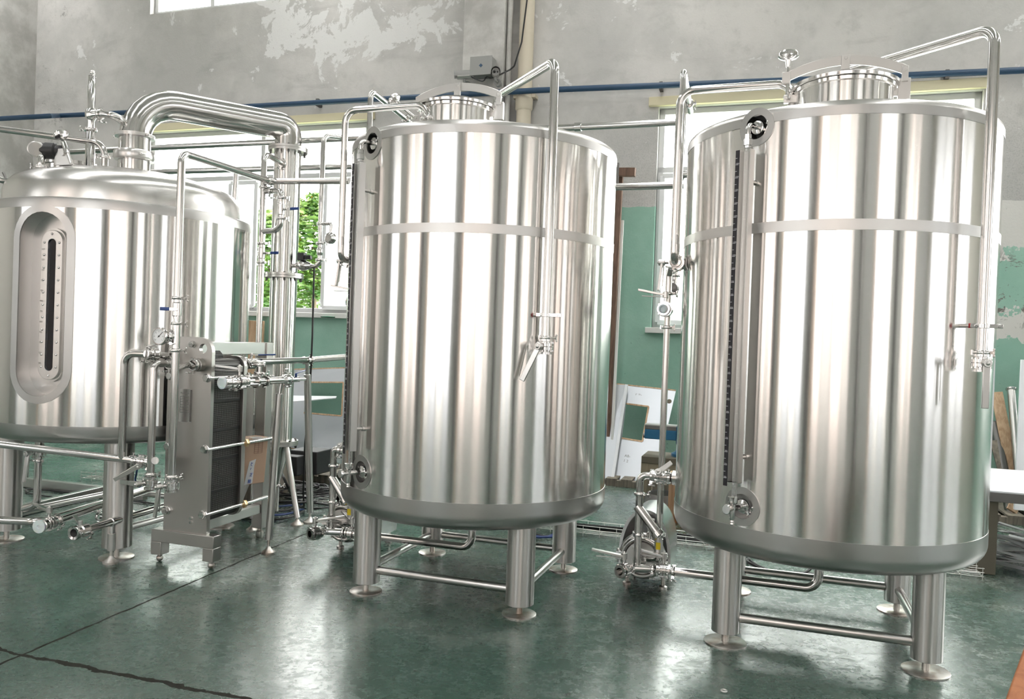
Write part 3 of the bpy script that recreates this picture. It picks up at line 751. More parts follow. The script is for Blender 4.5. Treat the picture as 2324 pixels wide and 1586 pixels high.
    # left-hand loop: down from the top edge, elbow into a butterfly valve on the side
    A0 = cv + V((-.354, -.27, 0)); A1 = cv + V((-.925, -.05, 0)); zA = 3.065
    mb = MB(); mb.tube([A0 + UP * zt, A0 + UP * zA, A1 + UP * (zA + .005), A1 + UP * 2.10, A1 + EN * .10 + UP * 2.10], .0215, 22, .085)
    mb.build('overflow_pipe', M_pipe, root); clamp(A0 + UP * 2.985, UP, .0215, root, -EU * .8 - EN * .5)
    B0 = cv + V((-.834, .33, 0)); mb = MB()
    dirB = V((.28, 1.0, 0)).normalized()
    mb.tube([B0 + UP * 2.15, B0 + UP * 3.325, B0 + dirB * .80 + UP * 3.29], .0195, 20, .06); mb.build('return_pipe', M_pipe, root)
    clamp(B0 + dirB * .62 + UP * 3.298, dirB, .0195, root, EU)
    return root
TR, TM = (1.8383, 4.6678), (-.2222, 5.3177)
RT = tall_tank('tall steel tank at the right, upright handwheel on its lid', TR, .84, .697, -2.668, .0755, .114, (-.115, -.38), .240, 3.0, True)
MT = tall_tank('tall steel tank in the middle, handwheel hanging off its lid', TM, .865, .714, -2.679, .0835, .101, (-.19, -.10), .238, 3.075, False)

# ------------------------------------------------------------------ transfer pump with its valves beside each tall tank
def pump_unit(c, label, plabel, lever_up):
    u0 = V((c[0], c[1], 0)).dot(EU); w0 = V((c[0], c[1], 0)).dot(EN)
    def q(du, dw, z): return uw(u0 + du, w0 + dw, z)
    a = q(-1.055, .14, .24)
    t = thing('transfer_pump', label, 'pump', V((a.x, a.y, 0)), 'pumps beside the tall tanks')
    n_ = EN
    MB().lathe(a, n_, [(.02, -.012), (.10, -.012), (.104, .0), (.104, .05), (.02, .05)], 40).build('casing_cover', M_satin, t)
    MB().torus(a + n_ * .01, n_, .121, .016, 44, 10).build('casing_clamp', M_pipe, t)
    MB().torus(a + n_ * .055, n_, .135, .017, 44, 10).build('casing_ring', M_satin, t)
    MB().lathe(a + n_ * .075, n_, [(.05, 0), (.128, 0), (.128, .04), (.05, .04)], 32).build('adapter', M_black, t)
    for k in (-1, 1):
        mb = MB(); b = a + EU * k * .145 + n_ * .012
        for dz in (-.018, .018): mb.box(b + UP * dz, (.022, .016, .009))
        mb.cyl(b + EU * k * .008 - UP * .05, b + EU * k * .008 + UP * .045, .006, None, 8); mb.hexbolt(b + EU * k * .008 + UP * .028, UP, .013, .014)
        mb.build('clamp_bolt', M_fit, t, .002)
    # arched sheet-metal motor shroud, open towards the casing
    prof = [(-.160, .09)] + [(-.172 * abs(cos(pi * k / 24)) ** .85 * (1 if k < 12 else -1), .20 + .325 * sin(pi * k / 24)) for k in range(25)] + [(.160, .09)]
    ins = [(x * .90, z - .02 if z > .1 else z) for x, z in prof]
    f0 = q(-1.055, .26, 0)
    mb = MB(); L = .46
    for pr in (prof, ins):
        for dw, sc_ in ((0, 1), (L, .96)): mb.v += [f0 + EU * x * sc_ + UP * (z * (1 if dw == 0 else .97)) + n_ * dw for x, z in pr]
    m_ = len(prof)
    for i in range(m_ - 1):
        mb.f += [(i, i + 1, m_ + i + 1, m_ + i), (2 * m_ + i, 2 * m_ + i + 1, 3 * m_ + i + 1, 3 * m_ + i), (i, i + 1, 2 * m_ + i + 1, 2 * m_ + i)]
    mb.f.append(tuple(m_ + i for i in range(m_))); mb.f += [(0, m_, 3 * m_, 2 * m_), (m_ - 1, 2 * m_ - 1, 4 * m_ - 1, 3 * m_ - 1)]
    mb.build('motor_shroud', M_shroud, t, sharp=50)
    MB().box(f0 + n_ * .24 + UP * .105, (.15, .2, .015)).build('base_plate', M_dark, t, .004)
    for du in (-.12, .12):
        for dw in (.08, .4): MB().lathe(f0 + EU * du + n_ * dw, UP, [(.028, 0), (.028, .015), (.014, .022), (.014, .09)], 16).build('foot', M_foot, t)
    MB().lathe(a - n_ * .012, -n_, [(.03, 0), (.03, .05), (.042, .052), (.042, .065)], 20).build('inlet', M_fit, t)
    MB().lathe(a + EU * .045 + UP * .115 + n_ * .02, UP, [(.019, 0), (.019, .12), (.03, .124), (.03, .136)], 18).build('outlet', M_fit, t)
    # suction: tank side valve, elbow, drop leg, tee, valves and drain run
    s = thing('suction_pipe', plabel, 'pipe', q(-1.055, -.02, 0), 'pump pipework')
    zc = .792; rr = .0235; dx = -1.06
    side = q(-(.86 if c[0] < 0 else .835), 0, zc)
    MB().lathe(q(-.80, 0, zc), -EU, [(.045, 0), (.045, .06), (.024, .075), (.024, .10)], 20).build('ferrule', M_fit, s)
    clamp(side - EU * .05, EU, rr, s, -EN * .3 + UP); valve(side - EU * .105, EU, rr, s, UP * .5 - EN, (EU * .5 + UP * .5), .10); clamp(side - EU * .155, EU, rr, s, -EN * .6 - UP)
    MB().tube([side - EU * .15, q(dx, 0, zc), q(dx, 0, .24)], rr, 20, .075).build('drop_leg', M_pipe, s)
    for z in (.675, .42): clamp(q(dx, 0, z), UP, rr, s, EU * .8 - EN * .5)
    MB().lathe(q(dx, 0, .58), (EU * .62 - EN * .12 - UP * .70), [(.030, -.02), (.030, .17), (.040, .172), (.042, .20), (.030, .208)], 24).build('strainer', M_pipe, s)
    tz = .215
    MB().tube([q(dx - .03, -.03, tz), q(dx + .10, 0, tz)], .026, 20).build('tee', M_fit, s)
    ax1 = (-EU * .45 - EN * .9).normalized()
    MB().cyl(q(dx - .02, -.02, tz), q(dx - .02, -.02, tz) + ax1 * .05, .024).build('branch', M_fit, s)
    v1 = q(dx - .02, -.02, tz) + ax1 * .10
    clamp(v1 - ax1 * .045, ax1, rr, s, EU); valve(v1, ax1, .026, s, UP, -EU - EN * .15 if lever_up else EU * .9 + EN * .5, .20, 'valve', .12)
    clamp(q(dx + .10, 0, tz), EU, rr, s, -EN - UP * .5); valve(q(dx + .165, 0, tz), EU, .026, s, UP, (-EU + EN * .1) if lever_up else (-EU * .6 + EN * .5), .20, 'valve', .12); clamp(q(dx + .225, 0, tz), EU, rr, s, -EN - UP)
    MB().tube([q(dx + .21, 0, tz), q(0, 0, tz), q(0, 0, .50)], .0265, 22, .075).build('drain_run', M_pipe, s)
    clamp(q(0, 0, .425), UP, .0265, s, EU)
    MB().lathe(q(0, 0, .445), UP, [(.034, 0), (.034, .02), (.027, .022), (.03, .07)], 20).build('outlet_nozzle', M_fit, s)
    return t
def riser(c, label, cap):
    u0 = V((c[0], c[1], 0)).dot(EU); w0 = V((c[0], c[1], 0)).dot(EN)
    def q(du, dw, z): return uw(u0 + du, w0 + dw, z)
    t = thing('pump_riser', label, 'pipe', q(-.915, -.05, .36), 'pump pipework')
    p = q(-.937, .05, 0); r = .0205
    MB().cyl(p + UP * .33, p + UP * 1.80, r, None, 20).build('pipe', M_pipe, t)
    clamp(p + UP * .42, UP, r, t, -EU * .9 - EN * .4); MB().cyl(p + UP * .30, p + UP * .395, r + .006, None, 20).build('sleeve', M_satin, t)
    MB().box(p + UP * .355 - EN * (r + .0065), (.014, .001, .022)).build('sticker', M_yellow, t)['label'] = 'yellow caution sticker'
    MB().tube([p + UP * .30, p + UP * .27, q(-1.01, .13, .24)], r, 14, .04).build('lower_bend', M_pipe, t)
    clamp(p + UP * 1.72, UP, r, t, EU); clamp(p + UP * 1.93, UP, r, t, EU * .9 - EN * .3)
    o = MB().cyl(p + UP * 1.75, p + UP * 2.08, r, None, 18).build('upper_pipe', M_pipe, t)
    fx = (-EN - EU * .15).normalized(); cc_ = p + UP * 1.83
    valve(cc_ + fx * .055, fx, .026, t, UP, -EU - EN * .1, .17, 'valve', .15)
    MB().lathe(cc_ + fx * .095, fx, [(.001, .004), (.024, .004), (.027, .0), (.027, .012), (.018, .014), (.016, .006), (.001, .006)], 24).build('end_cap', M_frost, t)['label'] = 'translucent white plastic cap'
    A1 = V((c[0], c[1], 0)) + V((-.925, -.05, 2.10)); vv = A1 + EN * .145
    clamp(A1 + EN * .098, EN, .0215, t, -UP - EU * .3)
    valve(vv, EN, .024, t, -EU, (-UP - EU * .18 - EN * .12), .17, 'valve'); clamp(vv + EN * .05, EN, .0215, t, -UP + EU * .4)
    ve = vv + EN * .10
    MB().tube([vv + EN * .04, ve, ve + UP * -.001 + EN * .06, V((c[0], c[1], 2.10)) - EU * .80 + EN * (.10)], .02, 16, .03).build('tank_connection', M_pipe, t)
    MB().tube([ve + EN * .01, V((p.x, p.y, 2.10)) + (ve - V((p.x, p.y, 2.10))) * .25, V((p.x, p.y, 2.04))], .0195, 16, .04).build('upper_bend', M_pipe, t)
    return t
pump_unit(TR, 'transfer pump left of the right-hand tank, under an arched steel cover', 'valved suction pipework below the left side of the right-hand tank', True)
pump_unit(TM, 'transfer pump half hidden behind a leg of the middle tank', 'valved suction pipework below the left side of the middle tank', False)
riser(TR, 'thin upright pipe with yellow sticker and capped valve left of the right-hand tank', True)
riser(TM, 'thin upright pipe behind the level gauge of the middle tank', False)

# ------------------------------------------------------------------ brew kettle at the left
TL = (-3.0111, 6.2175)
def kettle():
    c = TL; r = .914; zt, zb = 2.45, .926; cv = V((c[0], c[1], 0))
    root = thing('brew_kettle', 'squat steel kettle with domed top and oval sight glass recess, at the left', 'tank', cv)
    t0 = radians(-98.2); zc = 1.7325
    ho = stad_hole(t0, zc, .174, .613, r); hr = stad_hole(t0, zc, .228, .662, r)
    shell(c, r, zb, zt - .07, [ho], 'shell', M_shell, root)
    MB().lathe(cv, UP, [(r + .0005, zt - .071), (r + .001, zt - .02), (r - .003, zt - .005), (r - .012, zt), (.80, zt + .004)], 144).build('top_rim', M_rim, root)
    MB().lathe(cv, UP, [(r - .05, zb - .118), (r - .02, zb - .105), (r + .0005, zb - .07), (r + .001, zb), (r - .002, zb + .001)], 144).build('bottom_rim', M_rim, root)
    MB().lathe(cv, UP, [(.03, zb - .13), (r - .05, zb - .118)], 96).build('tank_bottom', M_pipe, root)
    ringplate(c, r, ho, hr, 'recess_ring', M_rim, root, .004)
    recess(c, r, ho, t0, .12, 'recess', M_inner, root)
    d = V((cos(t0), sin(t0), 0)); t = V((-sin(t0), cos(t0), 0)); b = cv + d * (r * .985 - .12) + t * .002 + UP * zc
    def stad(hw, hh, k=14):
        o = []
        for i in range(k + 1): q = pi * i / k; o.append((hw * cos(q), hh - hw + hw * sin(q)))
        for i in range(k + 1): q = pi + pi * i / k; o.append((hw * cos(q), -hh + hw + hw * sin(q)))
        return o
    def slab(hw, hh, d0, d1, name, m, par, bev=0): return MB().prism([b + t * x + UP * z + d * d0 for x, z in stad(hw, hh)], d * (d1 - d0)).build(name, m, par, bev)
    slab(.090, .520, 0, .022, 'sight_glass', M_satin, root); sg = [o for o in root.children if o.name.startswith('sight_glass')][0]
    fr = MB(); o1, o2 = stad(.078, .505), stad(.030, .445); n_ = len(o1)
    for ring, dd in ((o1, .022), (o1, .040), (o2, .040), (o2, .024)): fr.v += [b + t * x + UP * z + d * dd for x, z in ring]
    for k in range(3):
        for i in range(n_): j = (i + 1) % n_; fr.f.append((k * n_ + i, k * n_ + j, (k + 1) * n_ + j, (k + 1) * n_ + i))
    fr.build('window_frame', M_satin, sg, .002)
    slab(.031, .446, .022, .028, 'glass', M_glassd, sg)
    for k in range(11):
        z = -.42 + .084 * k
        for s_ in (-1, 1):
            MB().sphere(b + t * s_ * .055 + UP * z + d * .041, .0085, 10, 6, d, .6).build('bolt', M_fit, sg)
    for z in (-.478, .478): MB().sphere(b + UP * z + d * .041, .0085, 10, 6, d, .6).build('bolt', M_fit, sg)
    mb = MB()
    for k in range(12): mb.box(b - t * .062 + UP * (-.40 + .07 * k) + d * .0405, (.009, .0004, .0008), (t, d, UP)); text_mesh('%dL' % (200 + 100 * k), .011, b - t * .075 + UP * (-.397 + .07 * k) + d * .0408, t, UP, mb)
    mb.build('scale_marking', M_dark, sg, smooth=False)
    # dished lid
    MB().lathe(cv, UP, [(.835, zt), (.835, zt + .03), (.83, zt + .12), (.815, zt + .16), (.775, zt + .205), (.70, zt + .24), (.5, zt + .295), (.25, zt + .322), (.001, zt + .33)], 144).build('domed_lid', M_dome, root, sharp=60)
    legs(root, c, .7436, -2.7019, .096, .078, zb - .10, .115, (1, 2, 3), .19, .024)
    # upright relief fitting with a ball on top
    f0 = P(203, 383, 6.0); f0.z = 2.70; rt = .033
    st = MB(); st.lathe(f0, UP, [(rt, 0), (rt, .36), (rt * .9, .365)], 22); st.lathe(f0 + UP * .36, UP, [(.024, 0), (.024, .07), (.032, .085), (.040, .10), (.042, .125), (.036, .15), (.026, .16), (.027, .33), (.024, .335), (.024, .40), (.026, .402), (.026, .405)], 22)
    st.sphere(f0 + UP * .79, .019, 14, 10); st.build('relief_valve', M_fit, root)
    for z, s_ in ((.07, EU * .6 - EN * .6), (.365, -EU)): clamp(f0 + UP * z, UP, rt, root, s_)
    j = P(300, 292, 6.1)
    MB().tube([f0 + UP * .475, f0 + UP * .475 + EU * .12, f0 + UP * .47 + EU * .22 - UP * .01, j], .027, 18, .09).build('bypass_elbow', M_pipe, root)
    clamp(f0 + UP * .475 + EU * .085, EU, .027, root, -UP); clamp(j - (j - f0).normalized() * .06 + UP * .012, EU * .9 - UP * .45, .027, root, -UP - EU * .6)
    # filling pipe that comes in from the left
    pt = [P(-60, 282, 6.05), P(0, 293, 6.03), P(222, 325, 5.98)]; e2 = P(243, 372, 5.98); e2 = V((pt[2].x + .055, pt[2].y, 2.66))
    MB().tube([pt[0], pt[1], V((e2.x, e2.y, pt[2].z)), e2], .0235, 20, .11).build('filling_pipe', M_pipe, root)
    clamp(V((e2.x, e2.y, 2.86)), UP, .0235, root, -EU - EN * .2)
    # lid hatch, its yoke and a lamp with black housing
    hc = P(165, 375, 6.25); hc.z = 2.72
    MB().lathe(hc, UP, [(.20, 0), (.20, .10), (.215, .105), (.215, .13), (.19, .135), (.001, .17)], 40).build('hatch', M_pipe, root)
    yk = P(143, 368, 5.80); mb = MB()
    mb.prism([yk - EU * .09 - UP * .02, yk + EU * .09 - UP * .02, yk + EU * .05 + UP * .06, yk + EU * .02 + UP * .10, yk - EU * .05 + UP * .10, yk - EU * .08 + UP * .04], EN * .012); mb.cyl(yk + UP * .06 - EN * .012, yk + UP * .06 + EN * .03, .016, None, 14)
    mb.build('hatch_lug', M_satin, root, .002)
    mb = MB(); a_ = yk - EU * .05 + UP * .09; mb.prism([a_, a_ - EU * .10 + UP * .05, a_ - EU * .16 - UP * .01, a_ - EU * .155 - UP * .02, a_ - EU * .10 + UP * .035, a_ - UP * .02], EN * .05); mb.build('yoke', M_satin, root, .002)
    MB().cyl(a_ - EU * .16 - UP * .05, a_ - EU * .04 + UP * .01, .016, None, 12).build('spring', M_dark, root)
    sb = yk + EU * .07 - UP * .01; sd = (UP * .9 - EU * .42).normalized(); mb = MB(); mb.cyl(sb, sb + sd * .10, .009, None, 10); mb.lathe(sb + sd * .08, sd, [(.018, 0), (.018, .09), (.011, .10), (.011, .13), (.045, .135), (.05, .155), (.04, .17)], 14); mb.build('swing_bolt', M_fit, root)
    lp = P(106, 342, 5.85); ld = (EU * .55 - EN * .8 - UP * .12).normalized()
    ax_ = (EU * .9 + EN * .4).normalized()
    MB().lathe(lp - ax_ * .04, ax_, [(.045, -.03), (.055, 0), (.055, .035), (.06, .036), (.06, .10), (.045, .11), (.045, .16), (.052, .162), (.052, .18)], 24).build('lamp_housing', M_black, root)
    lo = MB().lathe(lp - ax_ * .05 - EN * .02, ld, [(.056, -.05), (.058, -.04), (.058, .03), (.05, .036), (.001, .036)], 28).build('lamp', M_satin, root)
    MB().lathe(lp - ax_ * .05 - EN * .02 + ld * .036, ld, [(.048, 0), (.048, .004), (.001, .006)], 28).build('lamp_glass', mat('lamp_lens', (.30, .28, .25), .06, 0), lo)
    st = P(93, 385, 5.80); st.z = 2.62
    MB().lathe(st, UP, [(.030, 0), (.030, .10), (.04, .105), (.04, .125), (.026, .13), (.026, .19), (.02, .2)], 20).build('lamp_stub', M_fit, root); clamp(st + UP * .115, UP, .03, root, -EU)
    MB().tube([st - EU * .045 - UP * .03, st - EU * .055 + UP * .05, st - EU * .11 + UP * .05, st - EU * .15 + UP * .0, st - EU * .15 - UP * .10], .02, 14, .04).build('vent_elbow', M_pipe, root)
    bl = P(30, 412, 5.95); MB().tube([bl + EU * .06, bl - EU * .10 + UP * .01, P(-30, 398, 5.95)], .022, 14).build('cleaning_nozzle', M_pipe, root)
    clamp(bl - EU * .01, EU, .022, root, -UP - EN * .3); mb = MB(); mb.beam(bl - EU * .10 + UP * .07, bl - EU * .02 - UP * .05, .008, .02, EN); mb.build('nozzle_lever', M_dark, root)
    # outlets under the kettle
    o1 = cv + EN * -.25 - EU * .05
    a1 = P(88, 1000, 5.75); a1 = V((a1.x, a1.y, 0)); mb = MB(); mb.tube([a1 + UP * .86, a1 + UP * .30, a1 - EU * .12 + UP * .26], .026, 18, .06); mb.build('outlet_pipe', M_pipe, root)
    clamp(a1 + UP * .62, UP, .026, root, -EU * .9); valve(a1 + UP * .68, UP, .026, root, -EN, -UP - EU * .05, .20, 'outlet_valve')
    a2 = a1 - EU * .045 + EN * .06; MB().cyl(a2 + UP * .66, a2 + UP * .86, .022, None, 16).build('outlet_stub', M_pipe, root)
    return root
KT = kettle()

# ------------------------------------------------------------------ vapour column with its overhead duct
cb = P(632, 1000, 6.9)
t = thing('vapour_column', 'tall steel vapour column with big overhead duct arching from the kettle lid', 'column', V((cb.x, cb.y, 0)))
cx = V((cb.x, cb.y, 0)); nkp = P(304, 385, 6.1); nk0 = V((nkp.x, nkp.y, 0)); zd = 3.335; R_ = .112
MB().tube([nk0 + UP * 2.68, nk0 + UP * zd, cx + UP * (zd + .03), cx + UP * 3.17], R_, 40, .30).build('duct', M_pipe, t)
for za, zb_ in ((3.17, 2.09), (2.09, .66)):
    MB().cyl(cx + UP * zb_, cx + UP * za, R_, None, 48).build('column_section', M_shell, t)
def flange(z, k=10, R2=.165):
    f = MB().lathe(cx + UP * z, UP, [(R_, -.020), (R2, -.020), (R2, -.002), (R2 - .003, 0), (R2, .002), (R2, .020), (R_, .020)], 48, True).build('flange', M_satin, t)
    for i in range(k):
        a = 2 * pi * i / k; q = cx + V((cos(a), sin(a), 0)) * (R2 - .016) + UP * z
        mb = MB(); mb.hexbolt(q + UP * .02, UP, .010, .010); mb.hexbolt(q - UP * .02, -UP, .010, .024); mb.cyl(q - UP * .02, q + UP * .02, .006, None, 6); mb.build('bolt', M_dark, f)
flange(3.17); flange(2.09); flange(.655)
MB().lathe(cx, UP, [(.024, .29), (.028, .32), (.105, .63), (.112, .645)], 44).build('cone', M_pipe, t)
MB().cyl(cx + UP * .06, cx + UP * .30, .022, None, 16).build('drain_stub', M_pipe, t); clamp(cx + UP * .28, UP, .024, t, EU - EN * .3)
for a in (-43, 77, 197):
    q = V((cos(radians(a)), sin(radians(a)), 0)); p0 = cx + q * .13 + UP * .635; p1 = cx + q * .335
    o = MB().tube([p0, p1 + UP * .06], .024, 18).build('leg', M_satin, t)
    mb = MB(); mb.cyl(p1 + UP * .02, p1 + UP * .07, .010, None, 10); mb.lathe(p1, UP, [(.052, 0), (.052, .010), (.02, .035), (.012, .05)], 24); mb.build('leveling_foot', M_foot, o)
for z, w_ in ((2.74, .02), (2.90, .03), (3.05, .02)):
    MB().lathe(nk0 + UP * z, UP, [(R_, -.012), (R_ + .028, -.012), (R_ + .028, .012), (R_, .012)] if w_ < .03 else [(R_, -.035), (R_ + .026, -.035), (R_ + .034, -.022), (R_ + .034, .022), (R_ + .026, .035), (R_, .035)], 44, True).build('duct_clamp', M_satin, t)
    q = nk0 + UP * z + (EU if w_ < .03 else EU * .9 - EN * .3) * (R_ + .04)
    mb = MB(); mb.cyl(q - EN * .03, q + EN * .03, .006, None, 8); mb.sphere(q - EN * .035, .014, 10, 6); mb.build('clamp_screw', M_fit, t)
    q = nk0 + UP * z - EU * (R_ + .04); mb = MB(); mb.cyl(q - EN * .03, q + EN * .03, .005, None, 8); mb.sphere(q - EU * .012 - EN * .03, .012, 10, 6); mb.build('clamp_screw', M_fit, t)

# ------------------------------------------------------------------ plate heat exchanger
u0 = -3.735; wf = 4.485
hx = thing('plate_heat_exchanger', 'upright plate heat exchanger with dark ribbed plate pack, in front of the kettle', 'heat exchanger', uw(u0, wf, 0))
def corner(hw, z0, z1, R, k=8, bot=True):
    o = []
    for i in range(k + 1): q = pi / 2 * i / k; o.append((hw - R + R * cos(q), z1 - R + R * sin(q)))
    for i in range(k + 1): q = pi / 2 + pi / 2 * i / k; o.append((-hw + R + R * cos(q), z1 - R + R * sin(q)))
    if bot:
        for i in range(k + 1): q = pi + pi / 2 * i / k; o.append((-hw + R + R * cos(q), z0 + R + R * sin(q)))
        for i in range(k + 1): q = 3 * pi / 2 + pi / 2 * i / k; o.append((hw - R + R * cos(q), z0 + R + R * sin(q)))
    else: o += [(-hw, z0), (hw, z0)]
    return o
# end plate with a lifting eye cut through it
out = corner(.178, .225, 1.55, .10, 8, False); hole = [(.105 + .032 * cos(2 * pi * k / 20), 1.475 + .032 * sin(2 * pi * k / 20)) for k in range(20)]
pts2 = [__import__('mathutils').Vector(p) for p in out + hole]; n1, n2 = len(out), len(hole)
ed = [(i, (i + 1) % n1) for i in range(n1)] + [(n1 + i, n1 + (i + 1) % n2) for i in range(n2)]
vv, _, ff, *_q = geometry.delaunay_2d_cdt(pts2, ed, [], 0, 1e-7)
mb = MB()
def inp(x, z): return not ((x - .105) ** 2 + (z - 1.475) ** 2 < .0315 ** 2) and abs(x) < .1781
fcs = [tuple(f) for f in ff if inp(sum(vv[i][0] for i in f) / 3, sum(vv[i][1] for i in f) / 3)]
nv = len(vv)
for dw in (0, .032): mb.v += [uw(u0 + x, wf + dw, z) for x, z in vv]
mb.f += fcs + [tuple(i + nv for i in f)[::-1] for f in fcs]
cnt = {}
for f in fcs:
    for i in range(len(f)):
        e_ = (f[i], f[(i + 1) % len(f)]); cnt[tuple(sorted(e_))] = cnt.get(tuple(sorted(e_)), 0) + 1
mb.f += [(a, b, b + nv, a + nv) for (a, b), k in cnt.items() if k == 1]
mb.build('front_plate', M_plate, hx)
M_pack = mat('plate_pack', (.075, .072, .07), .42, .7)
def packmat():
    p = pos(M_pack); w = dotv(M_pack, p, tuple(EN)); z = dotv(M_pack, p, (0, 0, 1))
    st_ = math_(M_pack, 'SINE', math_(M_pack, 'MULTIPLY', w, 2 * pi / .0095))
    zg = math_(M_pack, 'ABSOLUTE', math_(M_pack, 'SINE', math_(M_pack, 'ADD', math_(M_pack, 'MULTIPLY', z, pi / .013), math_(M_pack, 'MULTIPLY', math_(M_pack, 'SIGN', st_), .75))))
    k = math_(M_pack, 'MULTIPLY', ramp(M_pack, st_, -.3, .5), ramp(M_pack, zg, .25, .6))
    lk(M_pack, mixc(M_pack, k, (.015, .015, .015), (.20, .195, .19)), bsdf(M_pack).inputs['Base Color'])
    bump(M_pack, k, .8, .003)
packmat()
wb = 4.835
mb = MB(); mb.prism([uw(u0 + .022 + x, wf + .032, z) for x, z in corner(.133, .30, 1.405, .05)], EN * (wb - wf - .032)); mb.build('plate_pack', M_pack, hx)
for z in (.50, .72, .92, 1.12):                                   # gasket ridges standing proud of the pack
    MB().box(uw(u0 + .157, (wf + wb) / 2 + .02, z), (.003, (wb - wf) / 2 - .03, .012)).build('gasket_ridge', M_rubber, hx, .002)
MB().prism([uw(u0 + .038 + x, wb, z) for x, z in corner(.140, .285, 1.425, .075)], EN * .04).build('back_plate', M_plate, hx, .003)
mb = MB(); mb.prism([uw(u0 + .03 + x, wb - .20, z) for x, z in ((-.03, 1.40), (.03, 1.40), (.03, 1.43), (.0, 1.46), (-.03, 1.46))], EN * .12); mb.build('hanger', M_rubber, hx, .004)
MB().box(uw(u0, (wf + 5.35) / 2, 1.475), (.03, (5.35 - wf) / 2 - .02, .045)).build('guide_beam', M_satin, hx, .004)
MB().box(uw(u0, 5.335, .80), (.042, .042, .72)).build('rear_post', M_plate, hx, .004)
MB().lathe(uw(u0, 5.335, 0), UP, [(.024, 0), (.030, .012), (.03, .05), (.018, .06), (.018, .085)], 16).build('foot', M_foot, hx)
MB().box(uw(u0, (wf + .06 + 5.29) / 2, .235), (.03, (5.29 - wf - .06) / 2, .035)).build('lower_beam', M_satin, hx, .004)
MB().box(uw(u0, wf + .016, .185), (.255, .042, .042)).build('base_bar', M_plate, hx, .004)
for k in (-1, 1):
    MB().box(uw(u0 + k * .2125, wf + .016, .099), (.0425, .042, .045)).build('leg', M_plate, hx, .004)
    mb = MB(); mb.cyl(uw(u0 + k * .2125, wf + .016, .03), uw(u0 + k * .2125, wf + .016, .06), .015); mb.sphere(uw(u0 + k * .2125, wf + .016, .023), .023, 14, 10); mb.build('foot', M_foot, hx)
for z in (1.28, .80, .36):
    for k in (-1, 1):
        rod = MB().cyl(uw(u0 + k * .168, wf - .01, z), uw(u0 + k * .168, 4.60 if k < 0 else (5.22 if z < 1 else 5.05), z), .0135, None, 14).build('tie_rod', M_fit, hx)
        mb = MB(); mb.lathe(uw(u0 + k * .150 * 1.0, wf, z), -EN, [(.030, 0), (.030, .005), (.022, .006)], 20); mb.hexbolt(uw(u0 + k * .150, wf - .005, z), -EN, .027, .024); mb.build('bolt_head', M_fit, rod)
        if k == 1: MB().hexbolt(uw(u0 + k * .168, wb + .04, z), EN, .03, .035).build('nut', mat('brass_nut', (.75, .55, .30), .35, .8) if z < 1 else M_fit, rod)
mb = MB(); mb.lathe(uw(u0 + .02, wf, 1.50), -EN, [(.024, 0), (.024, .004)], 18); mb.hexbolt(uw(u0 + .02, wf - .004, 1.50), -EN, .022, .02); mb.build('bolt_head', M_fit, hx)
mb = MB(); mb.hexbolt(uw(u0 + .02, wf, 1.40), -EN, .011, .012); mb.build('bolt_head', M_fit, hx)
for z in (.325, .297): MB().hexbolt(uw(u0 + .05, wf, z), -EN, .011, .010).build('bolt_head', M_fit, hx)
np_ = PW(421, 920, wf - .003)
pl = MB().box(np_, (.052, .0015, .112)).build('name_plate', M_fit, hx)
mb = MB()
for k in range(7): mb.box(np_ + UP * (.06 - k * .018) - EN * .002 + EU * -.006, (.036, .0003, .0012))
for du in (-.042, -.006, .030): mb.box(np_ + EU * du - EN * .002 + UP * .006, (.0010, .0003, .055))
text_mesh('Plate Heat', .017, np_ + EU * -.042 + UP * .078 - EN * .002, EU, UP, mb); mb.build('plate_marking', M_dark, pl, smooth=False)
MB().box(np_ + EU * .044 - EN * .0018, (.007, .0004, .108)).build('plate_edge', M_dark, pl)
for du, z in ((-.125, 1.365), (.085, 1.365)):
    q = uw(u0 + du, wf, z); MB().lathe(q, -EN, [(.045, 0), (.045, .04), (.032, .045), (.032, .06)], 26).build('port', M_plate, hx)

# ------------------------------------------------------------------ pipework around the heat exchanger
PR = .0245
wp = 4.30
# left product pipe: horizontal inlet fitting, elbow, drop
t = thing('product_pipe', 'bent steel pipe dropping left of the heat exchanger, flanged at its top', 'pipe', PW(270, 930, wp), 'pipes in front of the heat exchanger')
b0 = PW(366, 806, 4.42); k1 = PW(283, 803, wp - .02)
dv = PW(262, 1040, wp - .02); k2 = V((k1.x, k1.y, dv.z))
e1 = PW(330, 803, wp)
MB().tube([e1, V((k1.x, k1.y, e1.z)), V((k1.x, k1.y, dv.z))], PR, 20, .075).build('pipe', M_pipe, t)
dx_ = (b0 - e1).normalized()
MB().lathe(e1, dx_, [(.024, 0), (.040, .004), (.040, .022), (.03, .026), (.03, .05), (.038, .052), (.038, .075), (.022, .08), (.022, .17)], 24).build('union', M_fit, t)
clamp(e1 + dx_ * .012, dx_, .028, t, -UP * .9 + EN * -.3); clamp(e1 + dx_ * .085, dx_, .024, t, -UP - EN * .4)
hb = MB(); hq = e1 + dx_ * .03 + UP * .05; hb.cyl(hq - UP * .03, hq + UP * .012, .012, None, 12); hb.beam(hq, hq + EU * .13 + UP * .035 - EN * .02, .022, .010); hb.build('handle', M_satin, t, .003)
